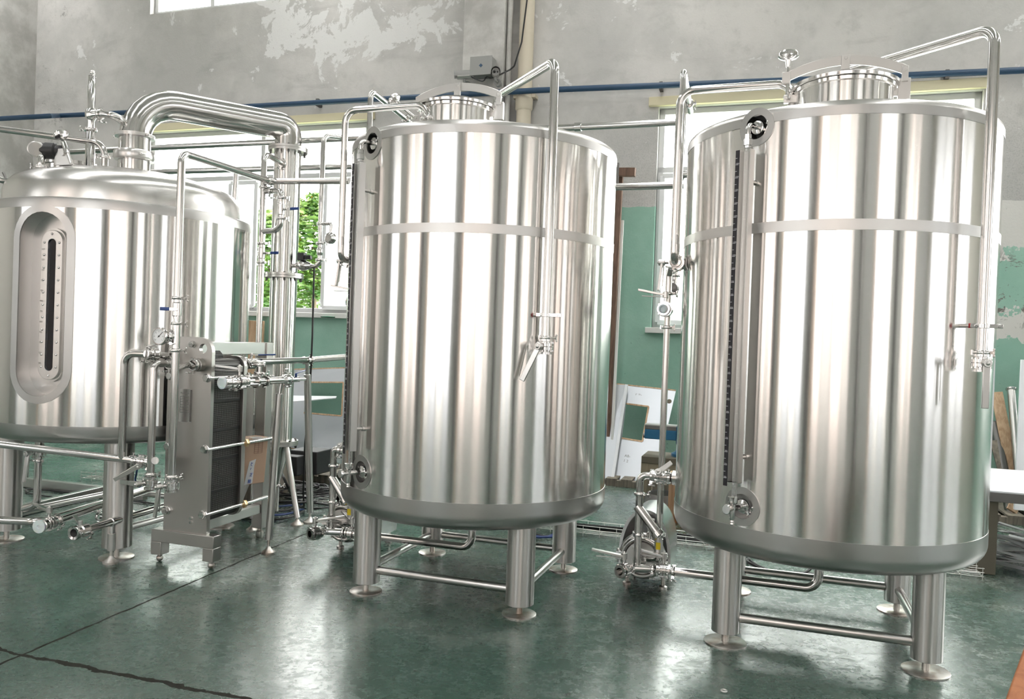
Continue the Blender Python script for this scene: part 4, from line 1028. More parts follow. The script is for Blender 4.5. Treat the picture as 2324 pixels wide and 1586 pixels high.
# lower left line with its butterfly valve
g1 = P(-40, 1003, 5.10); 
t = thing('wort_line', 'long steel pipe crossing low in front of the kettle legs, ending in a levered valve', 'pipe', g1)
gj = V((k1.x, k1.y, dv.z)); gd = (gj - g1).normalized()
MB().tube([g1, gj, gj + gd * .07], PR * .95, 20).build('pipe', M_pipe, t)
vp = gj + gd * .12
valve(vp, gd, .025, t, -EN - UP * .1, -EU - UP * .42, .17); clamp(vp - gd * .05, gd, PR, t, UP - EN * .4)
MB().tube([vp + gd * .04, vp + gd * .07, PW(352, 1045, 4.30)], .024, 16).build('branch', M_pipe, t); clamp(vp + gd * .05, gd, PR, t, -UP - EN * .3)
# second drop, from the left port
t = thing('product_pipe', 'bent steel pipe dropping right before the heat exchanger plate, valve at its foot', 'pipe', PW(345, 960, wp), 'pipes in front of the heat exchanger')
pa = uw(u0 - .125, wf - .055, 1.365); m1 = PW(349, 830, wp + .02); m2 = PW(340, 1076, wp + .02)
MB().tube([pa + EN * .03, pa - EN * .02 - EU * .02, V((m1.x, m1.y, 1.365)), V((m1.x, m1.y, m2.z))], PR, 20, .075).build('pipe', M_pipe, t)
lo_ = V((m1.x, m1.y, m2.z)); clamp(lo_, UP, PR, t, EU - EN * .3); valve(lo_ - UP * .055, UP, .025, t, -EN - EU * .25, -EU, .17)
clamp(pa + EN * .01, EN, PR + .006, t, -UP)
# short stub from the right port to the tall pipe
tp = PW(396, 880, 4.20)
t = thing('transfer_pipe', 'tall thin pipe rising before the heat exchanger, with dial gauge and blue valve', 'pipe', V((tp.x, tp.y, 0)), 'pipes in front of the heat exchanger')
zt_ = PW(405, 347, 4.20).z; zb_ = PW(392, 1082, 4.20).z
far = P(612, 411, 6.42)
MB().tube([V((tp.x, tp.y, PW(398, 790, 4.2).z)), V((tp.x, tp.y, zb_))], PR, 20).build('lower_pipe', M_pipe, t)
MB().tube([V((tp.x, tp.y, PW(400, 736, 4.2).z)), V((tp.x, tp.y, PW(398, 800, 4.2).z))], PR, 20).build('gauge_section', M_fit, t)
MB().tube([V((tp.x, tp.y, PW(400, 678, 4.2).z)), V((tp.x, tp.y, zt_)), far, P(792, 411, 6.29)], PR, 20, .07).build('upper_pipe', M_pipe, t)
def zz(y): return PW(399, y, 4.20).z
bq = V((tp.x, tp.y, zz(702)))
MB().lathe(V((tp.x, tp.y, zz(736))), UP, [(.017, 0), (.017, zz(678) - zz(736))], 16).build('reducer', M_fit, t)
ballvalve(bq, UP, .018, t, EU * .62 - EN * .78, -EU * .78 - EN * .62 * 0 - EN * .25, .085)
for y in (676, 734, 795): clamp(V((tp.x, tp.y, zz(y))), UP, PR, t, EU - EN * .2)
gc = PW(363, 763, 4.13); base = V((tp.x, tp.y, gc.z)); gd = (-EN * .98 + EU * .05).normalized()
mb = MB(); mb.cyl(base, gc + EU * .03 + EN * .03, .022, None, 18); mb.cyl(gc + EU * .02 + EN * .02, gc, .012, None, 12); mb.build('gauge_stem', M_fit, t)
clamp(base + (gc - base) * .35, gc - base, .022, t, -UP)
dial = MB().lathe(gc, gd, [(.012, -.02), (.052, -.018), (.056, -.012), (.056, .010), (.052, .014), (.048, .014), (.048, .008), (.001, .008)], 36).build('dial_gauge', M_fit, t)
MB().lathe(gc + gd * .0085, gd, [(.0475, 0), (.0475, .0008), (.001, .0009)], 32).build('dial_face', M_gauge, dial)
ga, gb, _ = frame(gd); gup = (UP - gd * gd.z).normalized(); grt = gup.cross(gd) * -1
mb = MB()
for k in range(25):
    q = radians(-225 + 270 * k / 24) * -1; rd = grt * cos(q) + gup * sin(q); L = .010 if k % 4 == 0 else .006
    mb.beam(gc + gd * .0098 + rd * .043, gc + gd * .0098 + rd * (.043 - L), .0012, .0006, gd)
for k, s_ in enumerate(('0', '20', '40', '60', '80', '100', '120')):
    q = radians(225 - 270 * k / 6); rd = grt * cos(q) + gup * sin(q)
    text_mesh(s_, .008, gc + gd * .0099 + rd * .029 - grt * .003 - gup * .003, grt, gup, mb)
mb.build('dial_marking', M_dark, dial, smooth=False)
nd_ = (gup * .7 - grt * .72).normalized()
mb = MB(); mb.beam(gc + gd * .0105 - nd_ * .012, gc + gd * .0105 + nd_ * .038, .003, .0008, gd); mb.cyl(gc + gd * .0095, gc + gd * .013, .005, None, 12); mb.build('needle', M_black, dial)
lo_ = V((tp.x, tp.y, zb_)); clamp(lo_, UP, PR, t, EU); valve(lo_ - UP * .055, UP, .025, t, -EN - EU * .3, -UP - EU * .06, .19)
pb = uw(u0 + .085, wf - .06, 1.365)
MB().tube([pb + EN * .02, pb - EU * .03 - EN * .03, V((tp.x, tp.y, 1.345))], .021, 16, .05).build('port_branch', M_pipe, t); clamp(pb - EN * .005, EN, PR + .006, t, -UP)
MB().lathe(far, far - P(500, 378, 5.8), [(PR, -.05), (PR + .008, -.046), (PR + .008, .03), (PR, .034)], 20).build('tee', M_fit, t)

# valve manifold on its own post at the back of the heat exchanger
f_ = PZ(609, 1255); pd = P(634, 892, 5.78)
t = thing('valve_manifold', 'capped valve manifold on a slim post right of the heat exchanger', 'manifold', V((f_.x, f_.y, 0)))
m0 = P(505, 869, 5.30); m1 = P(690, 860, 6.02); md = (m1 - m0).normalized(); L_ = (m1 - m0).length
pt_ = m0 + md * (L_ * .70)
o = MB().tube([V((f_.x, f_.y, .10)), V((pt_.x * .75 + f_.x * .25, pt_.y * .75 + f_.y * .25, pt_.z - .10))], .027, 20).build('post', M_satin, t)
mb = MB(); mb.cyl(V((f_.x, f_.y, .03)), V((f_.x, f_.y, .12)), .010, None, 10); mb.lathe(V((f_.x, f_.y, 0)), UP, [(.050, 0), (.050, .012), (.02, .035), (.012, .05)], 26); mb.build('leveling_foot', M_foot, o)
MB().cyl(V((pt_.x * .75 + f_.x * .25, pt_.y * .75 + f_.y * .25, pt_.z - .11)), pt_, .014, None, 14).build('post_rod', M_fit, t)
MB().cyl(m0 + md * .25, m1 - md * .22, .026, None, 24).build('pipe', M_pipe, t)
MB().lathe(m0, md, [(.030, .0), (.041, .006), (.041, .012), (.036, .018), (.036, .06), (.044, .062), (.044, .085), (.034, .09), (.034, .11)], 28).build('end_fitting', M_fit, t)
MB().lathe(m0 - md * .004, -md, [(.041, -.006), (.041, .004), (.030, .007), (.028, .002), (.001, .002)], 28).build('end_cap', M_frost, t)['label'] = 'translucent white plastic cap'
valve(m0 + md * .15, md, .028, t, UP, -EU * .9 - EN * .45, .19, 'valve', .1); clamp(m0 + md * .115, md, .028, t, -UP - EN * .5)
sg = MB(); 
for z in (.20, .30): sg.lathe(m0 + md * z, md, [(.022, -.008), (.045, -.008), (.045, .008), (.022, .008)], 28, True)
for a_ in (.4, 1.97, 3.54, 5.11):
    x, y, _ = frame(md); q = (x * cos(a_) + y * sin(a_)) * .038; sg.cyl(m0 + md * .2 + q, m0 + md * .3 + q, .006, None, 8)
sg.cyl(m0 + md * .2, m0 + md * .3, .025, None, 20); sg.build('sight_glass', M_fit, t)
for k, (f2, sd) in enumerate(((.50, UP + EU * .3), (.74, UP), (.80, -UP - EN))): clamp(m0 + md * L_ * f2, md, .028, t, sd, 'clamp', M_fit)
tee = m0 + md * L_ * .42
MB().tube([tee, tee + UP * .13], .018, 16).build('riser', M_fit, t); clamp(tee + UP * .055, UP, .024, t, EU); clamp(tee + UP * .115, UP, .024, t, -EU)
br = m0 + md * L_ * .80
MB().cyl(br + md * -.02 - EN * .034 + EU * .01, br + md * .02 - EN * .034 + EU * .01, .014, None, 12).build('tag', M_red, t)['label'] = 'red tag'
MB().lathe(m1 - md * .24, md, [(.026, 0), (.042, .02), (.042, .06), (.026, .09), (.020, .12), (.020, .18), (.013, .185), (.013, .25)], 22).build('check_valve', M_fit, t)
hb = MB(); hq = m1 - md * .09 + UP * .045; hb.cyl(hq - UP * .04, hq, .008, None, 10); hb.beam(hq, hq + md * .10 + UP * .02, .014, .005); hb.build('handle', M_blue, t, .002)
mb = MB(); q = m1 - md * .19 + UP * .03; mb.cyl(q, q + UP * .05, .005, None, 8); mb.cyl(q + UP * .045 - EU * .012, q + UP * .045 + EU * .012, .007, None, 8); mb.build('screw', M_fit, t)

# level return line from the exchanger towards the wall, with post
f_ = PZ(703, 1186); s0 = uw(u0 + .12, wb + .02, 1.365); s1 = P(697, 817, 6.62); s2 = P(795, 809, 6.95)
t = thing('return_line', 'level steel pipe right of the heat exchanger carried by a tapered post', 'pipe', V((f_.x, f_.y, 0)))
MB().tube([s0, s0 + EN * .06, P(575, 821, 5.75), s1, s2, s2 + (s2 - s1)], .0245, 18, .06).build('pipe', M_pipe, t)
MB().lathe(s1, s2 - s1, [(.0245, -.04), (.033, -.036), (.033, -.02), (.027, -.01), (.027, .03), (.036, .034), (.036, .05), (.0245, .054)], 20).build('joint', M_fit, t); clamp(s1 + (s2 - s1).normalized() * .04, s2 - s1, .026, t, -UP)
o = MB().tube([V((f_.x, f_.y, .09)), V((s1.x * .9 + f_.x * .1, s1.y * .9 + f_.y * .1, s1.z - .12))], .029, 20).build('post', M_satin, t)
mb = MB(); mb.cyl(V((f_.x, f_.y, .03)), V((f_.x, f_.y, .1)), .011, None, 10); mb.lathe(V((f_.x, f_.y, 0)), UP, [(.052, 0), (.052, .012), (.02, .035), (.012, .05)], 24); mb.build('leveling_foot', M_foot, o)
MB().cyl(V((s1.x * .9 + f_.x * .1, s1.y * .9 + f_.y * .1, s1.z - .13)), s1, .017, None, 14).build('post_rod', M_fit, t)
sd = (P(575, 821, 5.75) - s0).normalized(); clamp(s0 + EN * .05, EN, .03, t, -UP - EU * .3); ballvalve(s0 + EN * .13, EN, .024, t, UP + EU * .1, EU * .8 + EN * .5 + UP * .05, .15)
MB().torus(P(590, 823, 5.70) - UP * .0, UP, .034, .008, 24, 8).build('ring', M_satin, t)

# upright pipe with two blue-levered valves, left of the vapour column
f_ = PZ(573, 1204); vz = lambda y: P(603, y, 6.43).z
t = thing('condensate_pipe', 'upright pipe with two blue levers standing left of the vapour column', 'pipe', V((f_.x, f_.y, 0)))
q = V((f_.x, f_.y, 0)); col_ = cx + (q - cx).normalized() * .10 + EN * .02
MB().tube([q + UP * .10, q + UP * vz(548)], .0235, 18).build('lower_pipe', M_pipe, t)
mb = MB(); mb.cyl(q + UP * .03, q + UP * .12, .011, None, 10); mb.lathe(q, UP, [(.050, 0), (.050, .012), (.02, .035), (.012, .05)], 24); mb.build('leveling_foot', M_foot, t)
cz = P(650, 372, 6.8).z
MB().tube([q + UP * vz(605), q + UP * cz, V((col_.x, col_.y, cz))], .0235, 18, .075).build('upper_pipe', M_pipe, t)
hd = (V((col_.x, col_.y, 0)) - q).normalized(); clamp(V((col_.x, col_.y, cz)) - hd * .05, hd, .0235, t, -UP - EU * .2)
for y, s_ in ((425, EU), (553, EU), (596, EU)): clamp(q + UP * vz(y), UP, .0235, t, s_ - EN * .3)
ballvalve(q + UP * vz(575), UP, .019, t, EU - EN * .3, EU - EN * .15, .11)
bp = q + EU * .19 - EN * .03
MB().tube([q + EU * .10 + UP * vz(434), bp + UP * vz(436), bp + UP * vz(525), q + UP * vz(525)], .022, 16, .075).build('bypass', M_pipe, t)
MB().tube([q + UP * vz(434), q + EU * .10 + UP * vz(434)], .022, 16).build('bypass_tee', M_pipe, t)
clamp(q + EU * .07 + UP * vz(434), EU, .022, t, -UP - EN * .3); clamp(bp + UP * vz(452), UP, .022, t, EU); clamp(bp + UP * vz(498), UP, .022, t, EU)
ballvalve(bp + UP * vz(478), UP, .019, t, EU - EN * .3, EU - EN * .15, .11)

# cold water feed with solenoid valve, right of the vapour column
wz = lambda y: P(728, y, 6.75).z; q = P(730, 450, 6.75); q = V((q.x, q.y, 0))
t = thing('water_feed', 'thin pipe with black solenoid valve, hanging right of the vapour column', 'pipe', q + UP * wz(600))
hz = P(738, 317, 6.9)
MB().tube([P(790, 314, 7.0), V((q.x, q.y, hz.z)) , q + UP * wz(520)], .022, 16, .075).build('pipe', M_pipe, t)
MB().tube([q + UP * wz(520), q + UP * wz(605), q + UP * wz(605) - EU * .12], .018, 14, .06).build('lower_bend', M_pipe, t)
for y in (508, 552, 590): clamp(q + UP * wz(y), UP, .022, t, EU - EN * .2)
MB().lathe(q + UP * wz(580), UP, [(.018, 0), (.026, .01), (.026, .06), (.018, .07)], 8).build('union', M_fit, t)
sv = q + UP * wz(603) - EU * .14
MB().lathe(sv - EU * .09, EU, [(.02, 0), (.032, .02), (.045, .07), (.032, .12), (.02, .15)], 20).build('solenoid_body', M_fit, t)
MB().box(sv - EU * .03 + UP * .075, (.03, .028, .032)).build('solenoid_coil', M_black, t, .004)
MB().box(sv + EU * .03 + UP * .07, (.028, .018, .018)).build('connector', M_black, t, .004)
MB().tube([sv - EU * .08, V((cx.x, cx.y, sv.z)) + (sv - cx).normalized() * 0], .018, 12).build('column_inlet', M_pipe, t)
sg2 = q + UP * wz(522) + EU * .10; mb = MB(); mb.cyl(q + UP * wz(508) , q + UP * wz(508) + EU * .11, .012, None, 12); mb.tube([q + UP * wz(508) + EU * .08, q + UP * wz(508) + EU * .10 , sg2 - UP * .06], .014, 10, .02); mb.build('side_branch', M_fit, t)
MB().lathe(sg2 - UP * .07 + EN * .03, -EN, [(.03, 0), (.048, .02), (.048, .05), (.03, .07)], 24).build('side_gauge', M_fit, t)
tag(MB().tube([P(713, 608, 6.62), P(709, 760, 6.62), P(703, 900, 6.66), P(692, 1010, 6.78), P(688, 1120, 6.9), PZ(690, 1150, .02)], .008, 8, .3).build('signal_cable', M_rubber), 'thin black cable hanging from the solenoid valve to the floor', 'cable')

# header pipes along the row
t = thing('header_pipe', 'upper level header pipe crossing before the left window', 'pipe', PW(500, 328, 6.15), 'header pipes behind the tanks')
MB().tube([PW(150, 345, 6.15), PW(900, 309, 6.15)], .026, 18).build('pipe', M_pipe, t)
t = thing('header_pipe', 'lower level header pipe crossing before the window transom', 'pipe', PW(600, 382, 6.3), 'header pipes behind the tanks')
MB().tube([PW(330, 391, 6.3), PW(820, 377, 6.3)], .026, 18).build('pipe', M_pipe, t)
MB().tube([PW(537, 384, 6.3), PW(532, 470, 6.3)], .024, 14).build('branch', M_pipe, t)
t = thing('header_pipe', 'upper level header pipe between the middle and right-hand tanks', 'pipe', PW(1420, 283, 6.15), 'header pipes behind the tanks')
MB().tube([PW(1200, 294, 6.15), PW(1545, 277, 6.15)], .026, 18).build('pipe', M_pipe, t)
c1_ = PW(1312, 288, 6.15); MB().lathe(c1_, EU, [(.026, -.03), (.034, -.026), (.034, .026), (.026, .03)], 20).build('joint', M_fit, t)
e_ = PW(1548, 277, 6.15); clamp(e_, EU - EN * .2, .026, t, -UP - EN * .4)
t = thing('header_pipe', 'lower level pipe bridging the middle and right-hand tanks', 'pipe', PW(1450, 423, 5.75), 'header pipes behind the tanks')
MB().tube([PW(1365, 425, 5.68), PW(1552, 420, 5.68)], .026, 18).build('pipe', M_pipe, t)
t = thing('hooked_pipe', 'pipe with a hooked bend close to the upper left side of the right-hand tank', 'pipe', P(1545, 480, 5.35))
MB().tube([P(1572, 396, 5.2), P(1541, 396, 5.35), P(1536, 560, 5.35), P(1530, 645, 5.35), P(1520, 662, 5.3)], .023, 16, .09).build('pipe', M_pipe, t)
MB().lathe(P(1530, 655, 5.3), -EN - EU * .3, [(.02, -.02), (.036, 0), (.036, .03), (.02, .035)], 18).build('end_fitting', M_dark, t); clamp(P(1531, 625, 5.35), UP, .023, t, -EU)
t = thing('support_rod', 'thin steel rod hanging between loop pipes left of the right-hand tank', 'rod', P(1552, 355, 5.55))
MB().cyl(P(1550, 355, 5.55), P(1556, 218, 5.55), .010, None, 12).build('rod', M_pipe, t); clamp(P(1555, 224, 5.55), EU, .018, t, UP)

# drain lines on the floor under the kettle
def fl(px, py, z=.28): return PZ(px, py, z)
t = thing('drain_line', 'low pipe with white plastic cap on its open end, under the kettle', 'pipe', V((fl(95, 1197).x, fl(95, 1197).y, 0)), 'capped drain lines under the kettle')
a_, b_ = fl(118, 1185), fl(345, 1108); d_ = (b_ - a_).normalized()
MB().cyl(a_, b_, .026, None, 20).build('pipe', M_pipe, t)
v_ = a_ - d_ * .08
valve(a_ - d_ * .03, d_, .027, t, UP, -EU + EN * .25, .19, 'valve', .05); clamp(a_ + d_ * .06, d_, .026, t, EU * .8 - UP * .6)
MB().lathe(v_, -d_, [(.03, -.03), (.04, -.02), (.044, .0), (.044, .03), (.038, .034), (.038, .05)], 26).build('end_fitting', M_fit, t)
MB().lathe(v_ - d_ * .045, -d_, [(.043, -.004), (.043, .008), (.012, .010), (.010, .006), (.001, .006)], 26).build('end_cap', M_frost, t)['label'] = 'translucent white plastic cap'
MB().tube([P(-60, 1177, 5.45), fl(80, 1184), fl(135, 1178), fl(150, 1172)], .026, 18, .09).build('cross_pipe', M_pipe, t)
t = thing('drain_line', 'low pipe with dark open end on a stubby post, in front of the kettle leg', 'pipe', V((fl(250, 1190).x, fl(250, 1190).y, 0)), 'capped drain lines under the kettle')
a_, b_ = fl(190, 1203), fl(375, 1148); d_ = (b_ - a_).normalized()
MB().cyl(a_, b_, .0255, None, 20).build('pipe', M_pipe, t)
MB().lathe(a_ - d_ * .09, d_, [(.026, .004), (.042, .0), (.046, .012), (.046, .02), (.036, .025), (.036, .05), (.044, .055), (.044, .10), (.03, .105), (.026, .11), (.026, .02)], 28, True).build('end_fitting', M_fit, t)
MB().lathe(a_ - d_ * .07, d_, [(.026, 0), (.001, .001)], 20).build('mouth_shade', M_black, t)['label'] = 'black disc for the shade inside the pipe mouth'  # shade inside the open pipe, put in as a black disc
clamp(a_ + d_ * .02, d_, .028, t, EU - UP * .5); hb = MB(); hq = a_ - d_ * .03 + UP * .05; hb.cyl(hq - UP * .03, hq + UP * .02, .014, None, 14); hb.beam(hq, hq + (-EU * .75 + EN * .5).normalized() * .19 + UP * .012, .028, .012); hb.build('handle', M_satin, t, .003)
f_ = PZ(249, 1277); pq = a_ + d_ * ((f_ - V((a_.x, a_.y, 0))).dot(d_)); f_ = V((pq.x, pq.y, 0))
o = MB().cyl(f_ + UP * .085, f_ + UP * .20, .025, None, 18).build('post', M_satin, t)
mb = MB(); mb.cyl(f_ + UP * .03, f_ + UP * .1, .011, None, 10); mb.lathe(f_, UP, [(.052, 0), (.052, .012), (.022, .035), (.012, .05)], 26); mb.build('leveling_foot', M_foot, o)
MB().cyl(f_ + UP * .19, pq, .014, None, 14).build('post_rod', M_fit, t); MB().lathe(pq, d_, [(.0255, -.02), (.031, -.016), (.031, .016), (.0255, .02)], 20).build('joint', M_fit, t)
t = thing('floor_pipe', 'thin level pipe behind the two drain lines, low under the kettle', 'pipe', fl(230, 1135, .2))
MB().tube([fl(128, 1171, .22), fl(290, 1122, .22), fl(360, 1098, .22)], .022, 16).build('pipe', M_pipe, t); clamp(fl(225, 1172, .24), EU, .02, t, UP)

# stainless base frame lying behind the kettle
t = thing('base_frame', 'low rectangular frame of square steel tube on the floor behind the kettle', 'frame', PZ(150, 1110))
MB().beam(PZ(50, 1093, .05), PZ(330, 1124, .05), .06, .09).build('beam', M_satin, t, .004)
MB().beam(PZ(30, 1162, .05), PZ(238, 1112, .05), .06, .09).build('beam', M_satin, t, .004)
MB().beam(PZ(52, 1094, .05), PZ(-60, 1080, .05), .06, .09).build('beam', M_satin, t, .004)

# cardboard box resting on the tie rods
tl, tr_, bl_ = P(543, 998, 5.86), P(609, 991, 6.02), P(533, 1104, 5.83); ex = (tr_ - tl); ey = (bl_ - tl); nx = ex.cross(ey).normalized()
if nx.y < 0: nx = -nx
t = thing('cardboard_box', 'brown cardboard box jammed upright on the tie rods of the heat exchanger', 'box', bl_)
bx_ = MB().prism([tl, tl + ex, tl + ex + ey, tl + ey], nx * .20).build('carton', M_card, t, .003)
fo = -nx * .0015
MB().prism([tl + ex * a + ey * b + fo for a, b in ((.45, .02), (.78, .02), (.78, -.012), (.45, -.012))], nx * .06).build('tape', M_tape, t)
MB().prism([tl + ex * a + ey * b + fo for a, b in ((.42, .50), (.64, .46), (.60, .60), (.58, .98), (.30, 1.0))], nx * .001).build('paper_strip', M_paper, t)
mb = MB()
for k in range(7): mb.beam(tl + ex * (.55 + .0) + ey * (.08 + .043 * k) + fo, tl + ex * .82 + ey * (.08 + .043 * k) + fo, .0015, .0015, nx)
for k in range(3): mb.beam(tl + ex * (.55 + .135 * k) + ey * .08 + fo, tl + ex * (.55 + .135 * k) + ey * (.08 + .043 * 6) + fo, .0015, .0015, nx)
mb.build('printed_grid', M_print, t)
mb = MB(); fo2 = fo * 2.2
def stroke(pts): mb.tube([tl + ex * a + ey * b + fo2 for a, b in pts], .0016, 6)
stroke([(.50, .52), (.47, .58), (.52, .60)]); stroke([(.49, .55), (.54, .54)]); stroke([(.49, .64), (.47, .68)])
stroke([(.47, .76), (.57, .76)]); stroke([(.52, .76), (.50, .82)]); stroke([(.50, .79), (.55, .79)]); stroke([(.46, .82), (.54, .825)])
for k in range(4): stroke([(.42, .90 + .02 * k), (.53, .905 + .02 * k)])
stroke([(.45, .89), (.43, .97)]); stroke([(.50, .89), (.48, .97)])
mb.build('handwriting', M_ink, t)
# ------------------------------------------------------------------ cables and the wire tray on the floor
mb = MB(); wts = 6.62
for dw in (-.09, -.045, 0, .045, .09): mb.tube([uw(-6.75, wts + dw, .025), uw(-3, wts + dw, .025), uw(1.52, wts + dw, .025)], .0032, 6)
for dw in (-.095, .095):
    for z in (.055, .085): mb.tube([uw(-6.75, wts + dw, z), uw(1.52, wts + dw, z)], .0032, 6)
k = 0
while k < 60:
    u = -6.75 + .14 * k
    mb.tube([uw(u, wts - .095, .09), uw(u, wts - .095, .022), uw(u, wts + .095, .022), uw(u, wts + .095, .09)], .0030, 6); mb.cyl(uw(u, wts - .095, .0), uw(u, wts - .095, .03), .0030, None, 6); mb.cyl(uw(u, wts + .095, .0), uw(u, wts + .095, .03), .0030, None, 6); k += 1
tag(mb.build('cable_tray', M_zinc), 'long low wire mesh cable tray on the floor behind the tanks', 'cable tray')
def cable(pts, r, m, label, group=None, name='cable'):
    return tag(MB().tube(fillet(pts, .5, 8), r, 8).build(name, m), label, 'cable', group)
rnd = random.Random(4); TANG = 'black cable looped in the tangle on the floor behind the heat exchanger'
for i in range(13):
    c_ = PZ(rnd.uniform(640, 735), rnd.uniform(1110, 1165)); pts = []; a0 = rnd.uniform(0, 6.3); rx, ry = rnd.uniform(.16, .42), rnd.uniform(.12, .3)
    for k in range(rnd.randint(9, 15)):
        q = a0 + k * .8; g = 1 + .18 * sin(k * 1.7 + i); pts.append(c_ + EU * cos(q) * rx * g + EN * sin(q) * ry * g + UP * (.018 + .012 * i * .7 + .03 * abs(sin(k * 1.1 + i))))
    cable(pts, rnd.choice((.006, .007, .009)), M_rubber, TANG, 'black cables tangled on the floor')
cable([PZ(640, 1120, .02), PZ(632, 1075, .02) + UP * .10, P(648, 1112, 6.6) + UP * .06, PZ(660, 1118, .05)], .012, M_rubber, 'thick black cable standing up in a loop above the tangle', None)
for i in range(4):
    q0 = PZ(530 + i * 4, 1168 - i * 7, .02); q1 = PZ(570, 1180 - i * 9, .02 + i * .02); q2 = PZ(650, 1178 - i * 10, .02)
    cable([q0 - EU * .05 + EN * .15, q0, q1, q2, PZ(690, 1160 - 6 * i, .03)], .010, M_bluecable if i % 2 else M_rubber, ('blue' if i % 2 else 'black') + ' cable curving on the floor right of the heat exchanger foot', ('blue' if i % 2 else 'black') + ' cables by the heat exchanger foot')
for i in range(4):
    z = .04 + .012 * i
    cable([uw(-3.6, 6.3 + .05 * i, .015), uw(-3.1, 6.55, z), uw(-2.4, wts - .05 + .03 * i, z), uw(-1.6, wts + .02 - .03 * i, z + .01), uw(-.9, wts + .02 * i - .04, z), uw(-.2, wts - .02, z)], .0085, M_rubber, 'black cable lying along the wire tray behind the middle tank', 'black cables in the wire tray')
for i in range(3):
    b_ = uw(-2.10 + .05 * i, 6.3 + .03 * i, 0)
    cable([b_ + UP * .45 + EN * .2, b_ + UP * .2 + EN * .05, b_ + UP * .05 + EU * .12 - EN * .08, b_ + UP * .018 + EU * .35 - EN * .1, b_ + EU * .50 + UP * .03 + EN * .02, b_ + EU * .52 + UP * .3 + EN * .22], .010, M_bluecable if i < 2 else M_rubber, ('blue' if i < 2 else 'black') + ' cable coil hanging behind the back leg of the middle tank', 'cable coils behind the middle tank')
cable([PZ(1300, 1205, .05), PZ(1298, 1180, .05) + UP * .04, P(1316, 1150, 6.4), P(1318, 1060, 6.6)], .008, M_rubber, 'black cable rising behind the right back leg of the middle tank')
cable([PZ(1690, 1222, .06), PZ(1700, 1275, .012), PZ(1760, 1300, .012), PZ(1820, 1298, .012), PZ(1900, 1312, .012), PZ(2010, 1330, .012)], .009, M_rubber, 'black cable on the floor under the right-hand tank')
cable([uw(-.1, 6.35, .012), PZ(1690, 1288, .03) + UP * .05, PZ(1745, 1300, .012), PZ(1822, 1304, .012), PZ(1840, 1290, .03)], .011, M_rubber, 'thick black cable arching on the floor under the right-hand tank')
cable([PZ(232, 1190, .012) + EN * .8, PZ(110, 1112, .012), PZ(55, 1108, .012), PZ(62, 1120, .012), PZ(120, 1128, .012)], .008, M_rubber, 'thin black cable on the floor under the kettle')
for i in range(2):
    cable([PZ(312, 1062, .25), PZ(306, 1092, .1), PZ(318, 1110, .02), PZ(340, 1085, .1), PZ(336, 1055, .3)], .009 + .002 * i, M_bluecable, 'blue cable coil behind the kettle leg', 'blue cable coil behind the kettle leg') if i == 0 else None

# ------------------------------------------------------------------ things along the wall
# filmed steel sheet with a square cut-out, right of the middle tank
def cut_sheet(name, label, corners, cut, th=.012, m=M_sheet, group=None):
    A, B, C_, D = corners                                              # TL, TR, BR, BL
    def at(a, b): return (A * (1 - a) + B * a) * (1 - b) + (D * (1 - a) + C_ * a) * b
    n_ = (B - A).cross(D - A).normalized(); n_ = n_ if n_.y > 0 else -n_
    a0, a1, b0, b1 = cut; mb = MB()
    for (x0, x1, y0, y1) in ((0, 1, 0, b0), (0, 1, b1, 1), (0, a0, b0, b1), (a1, 1, b0, b1)):
        if x1 - x0 > 1e-3 and y1 - y0 > 1e-3: mb.prism([at(x0, y0), at(x1, y0), at(x1, y1), at(x0, y1)], n_ * th)
    t = thing(name, label, 'sheet metal', V((D.x, D.y, 0)), group); mb.build('sheet', m, t)
    mb = MB(); f = -n_ * .002
    for (p, q) in ((at(a0, b0), at(a1, b0)), (at(a1, b0), at(a1, b1)), (at(a0, b1), at(a1, b1))): mb.beam(p + f, q + f, .02, .006, n_)
    mb.build('cut_edge', M_wood, t)['label'] = 'scorched edge of the cut-out'
    MB().beam(at(0, 0) + f, at(1, 0) + f, .014, .006, n_).build('top_edge', M_wood, t); MB().beam(at(0, 1) + f, at(1, 1) + f, .014, .006, n_).build('bottom_edge', M_wood, t)
    return t, at, n_
t, at, n_ = cut_sheet('steel_sheet', 'pale filmed steel sheet with a square cut-out leaning right of the middle tank', [PW(1400, 871, 9.78), PW(1534, 886, 9.78), PW(1482, 1112, 9.18), PW(1378, 1090, 9.18)], (.20, .60, .20, .56))
mb = MB(); text_mesh('AB-', .045, at(.30, .74) - n_ * .004, (at(1, .5) - at(0, .5)).normalized(), (at(.5, 0) - at(.5, 1)).normalized(), mb); text_mesh('1 2', .045, at(.29, .79) - n_ * .004, (at(1, .5) - at(0, .5)).normalized(), (at(.5, 0) - at(.5, 1)).normalized(), mb); text_mesh('r =-', .05, at(.34, .10) - n_ * .004, (at(1, .5) - at(0, .5)).normalized(), (at(.5, 0) - at(.5, 1)).normalized(), mb)
mb.build('marker_writing', M_dark, t, smooth=False)
MB().sphere(at(.93, .12) - n_ * .002, .03, 10, 6, n_, .1).build('rust_spot', M_rust, t)
A, B, C_, D = PW(1378, 872, 9.66), PW(1422, 873, 9.66), PW(1388, 1102, 9.05), PW(1345, 1094, 9.05)
t = thing('steel_strip', 'long narrow steel strip with folded bright edge leaning before the cut-out sheet', 'sheet metal', D)
MB().prism([A, B, C_, D], EN * .01).build('strip', M_sheet, t); MB().beam((B), (C_), .035, .02, EN).build('folded_edge', M_panelw, t)
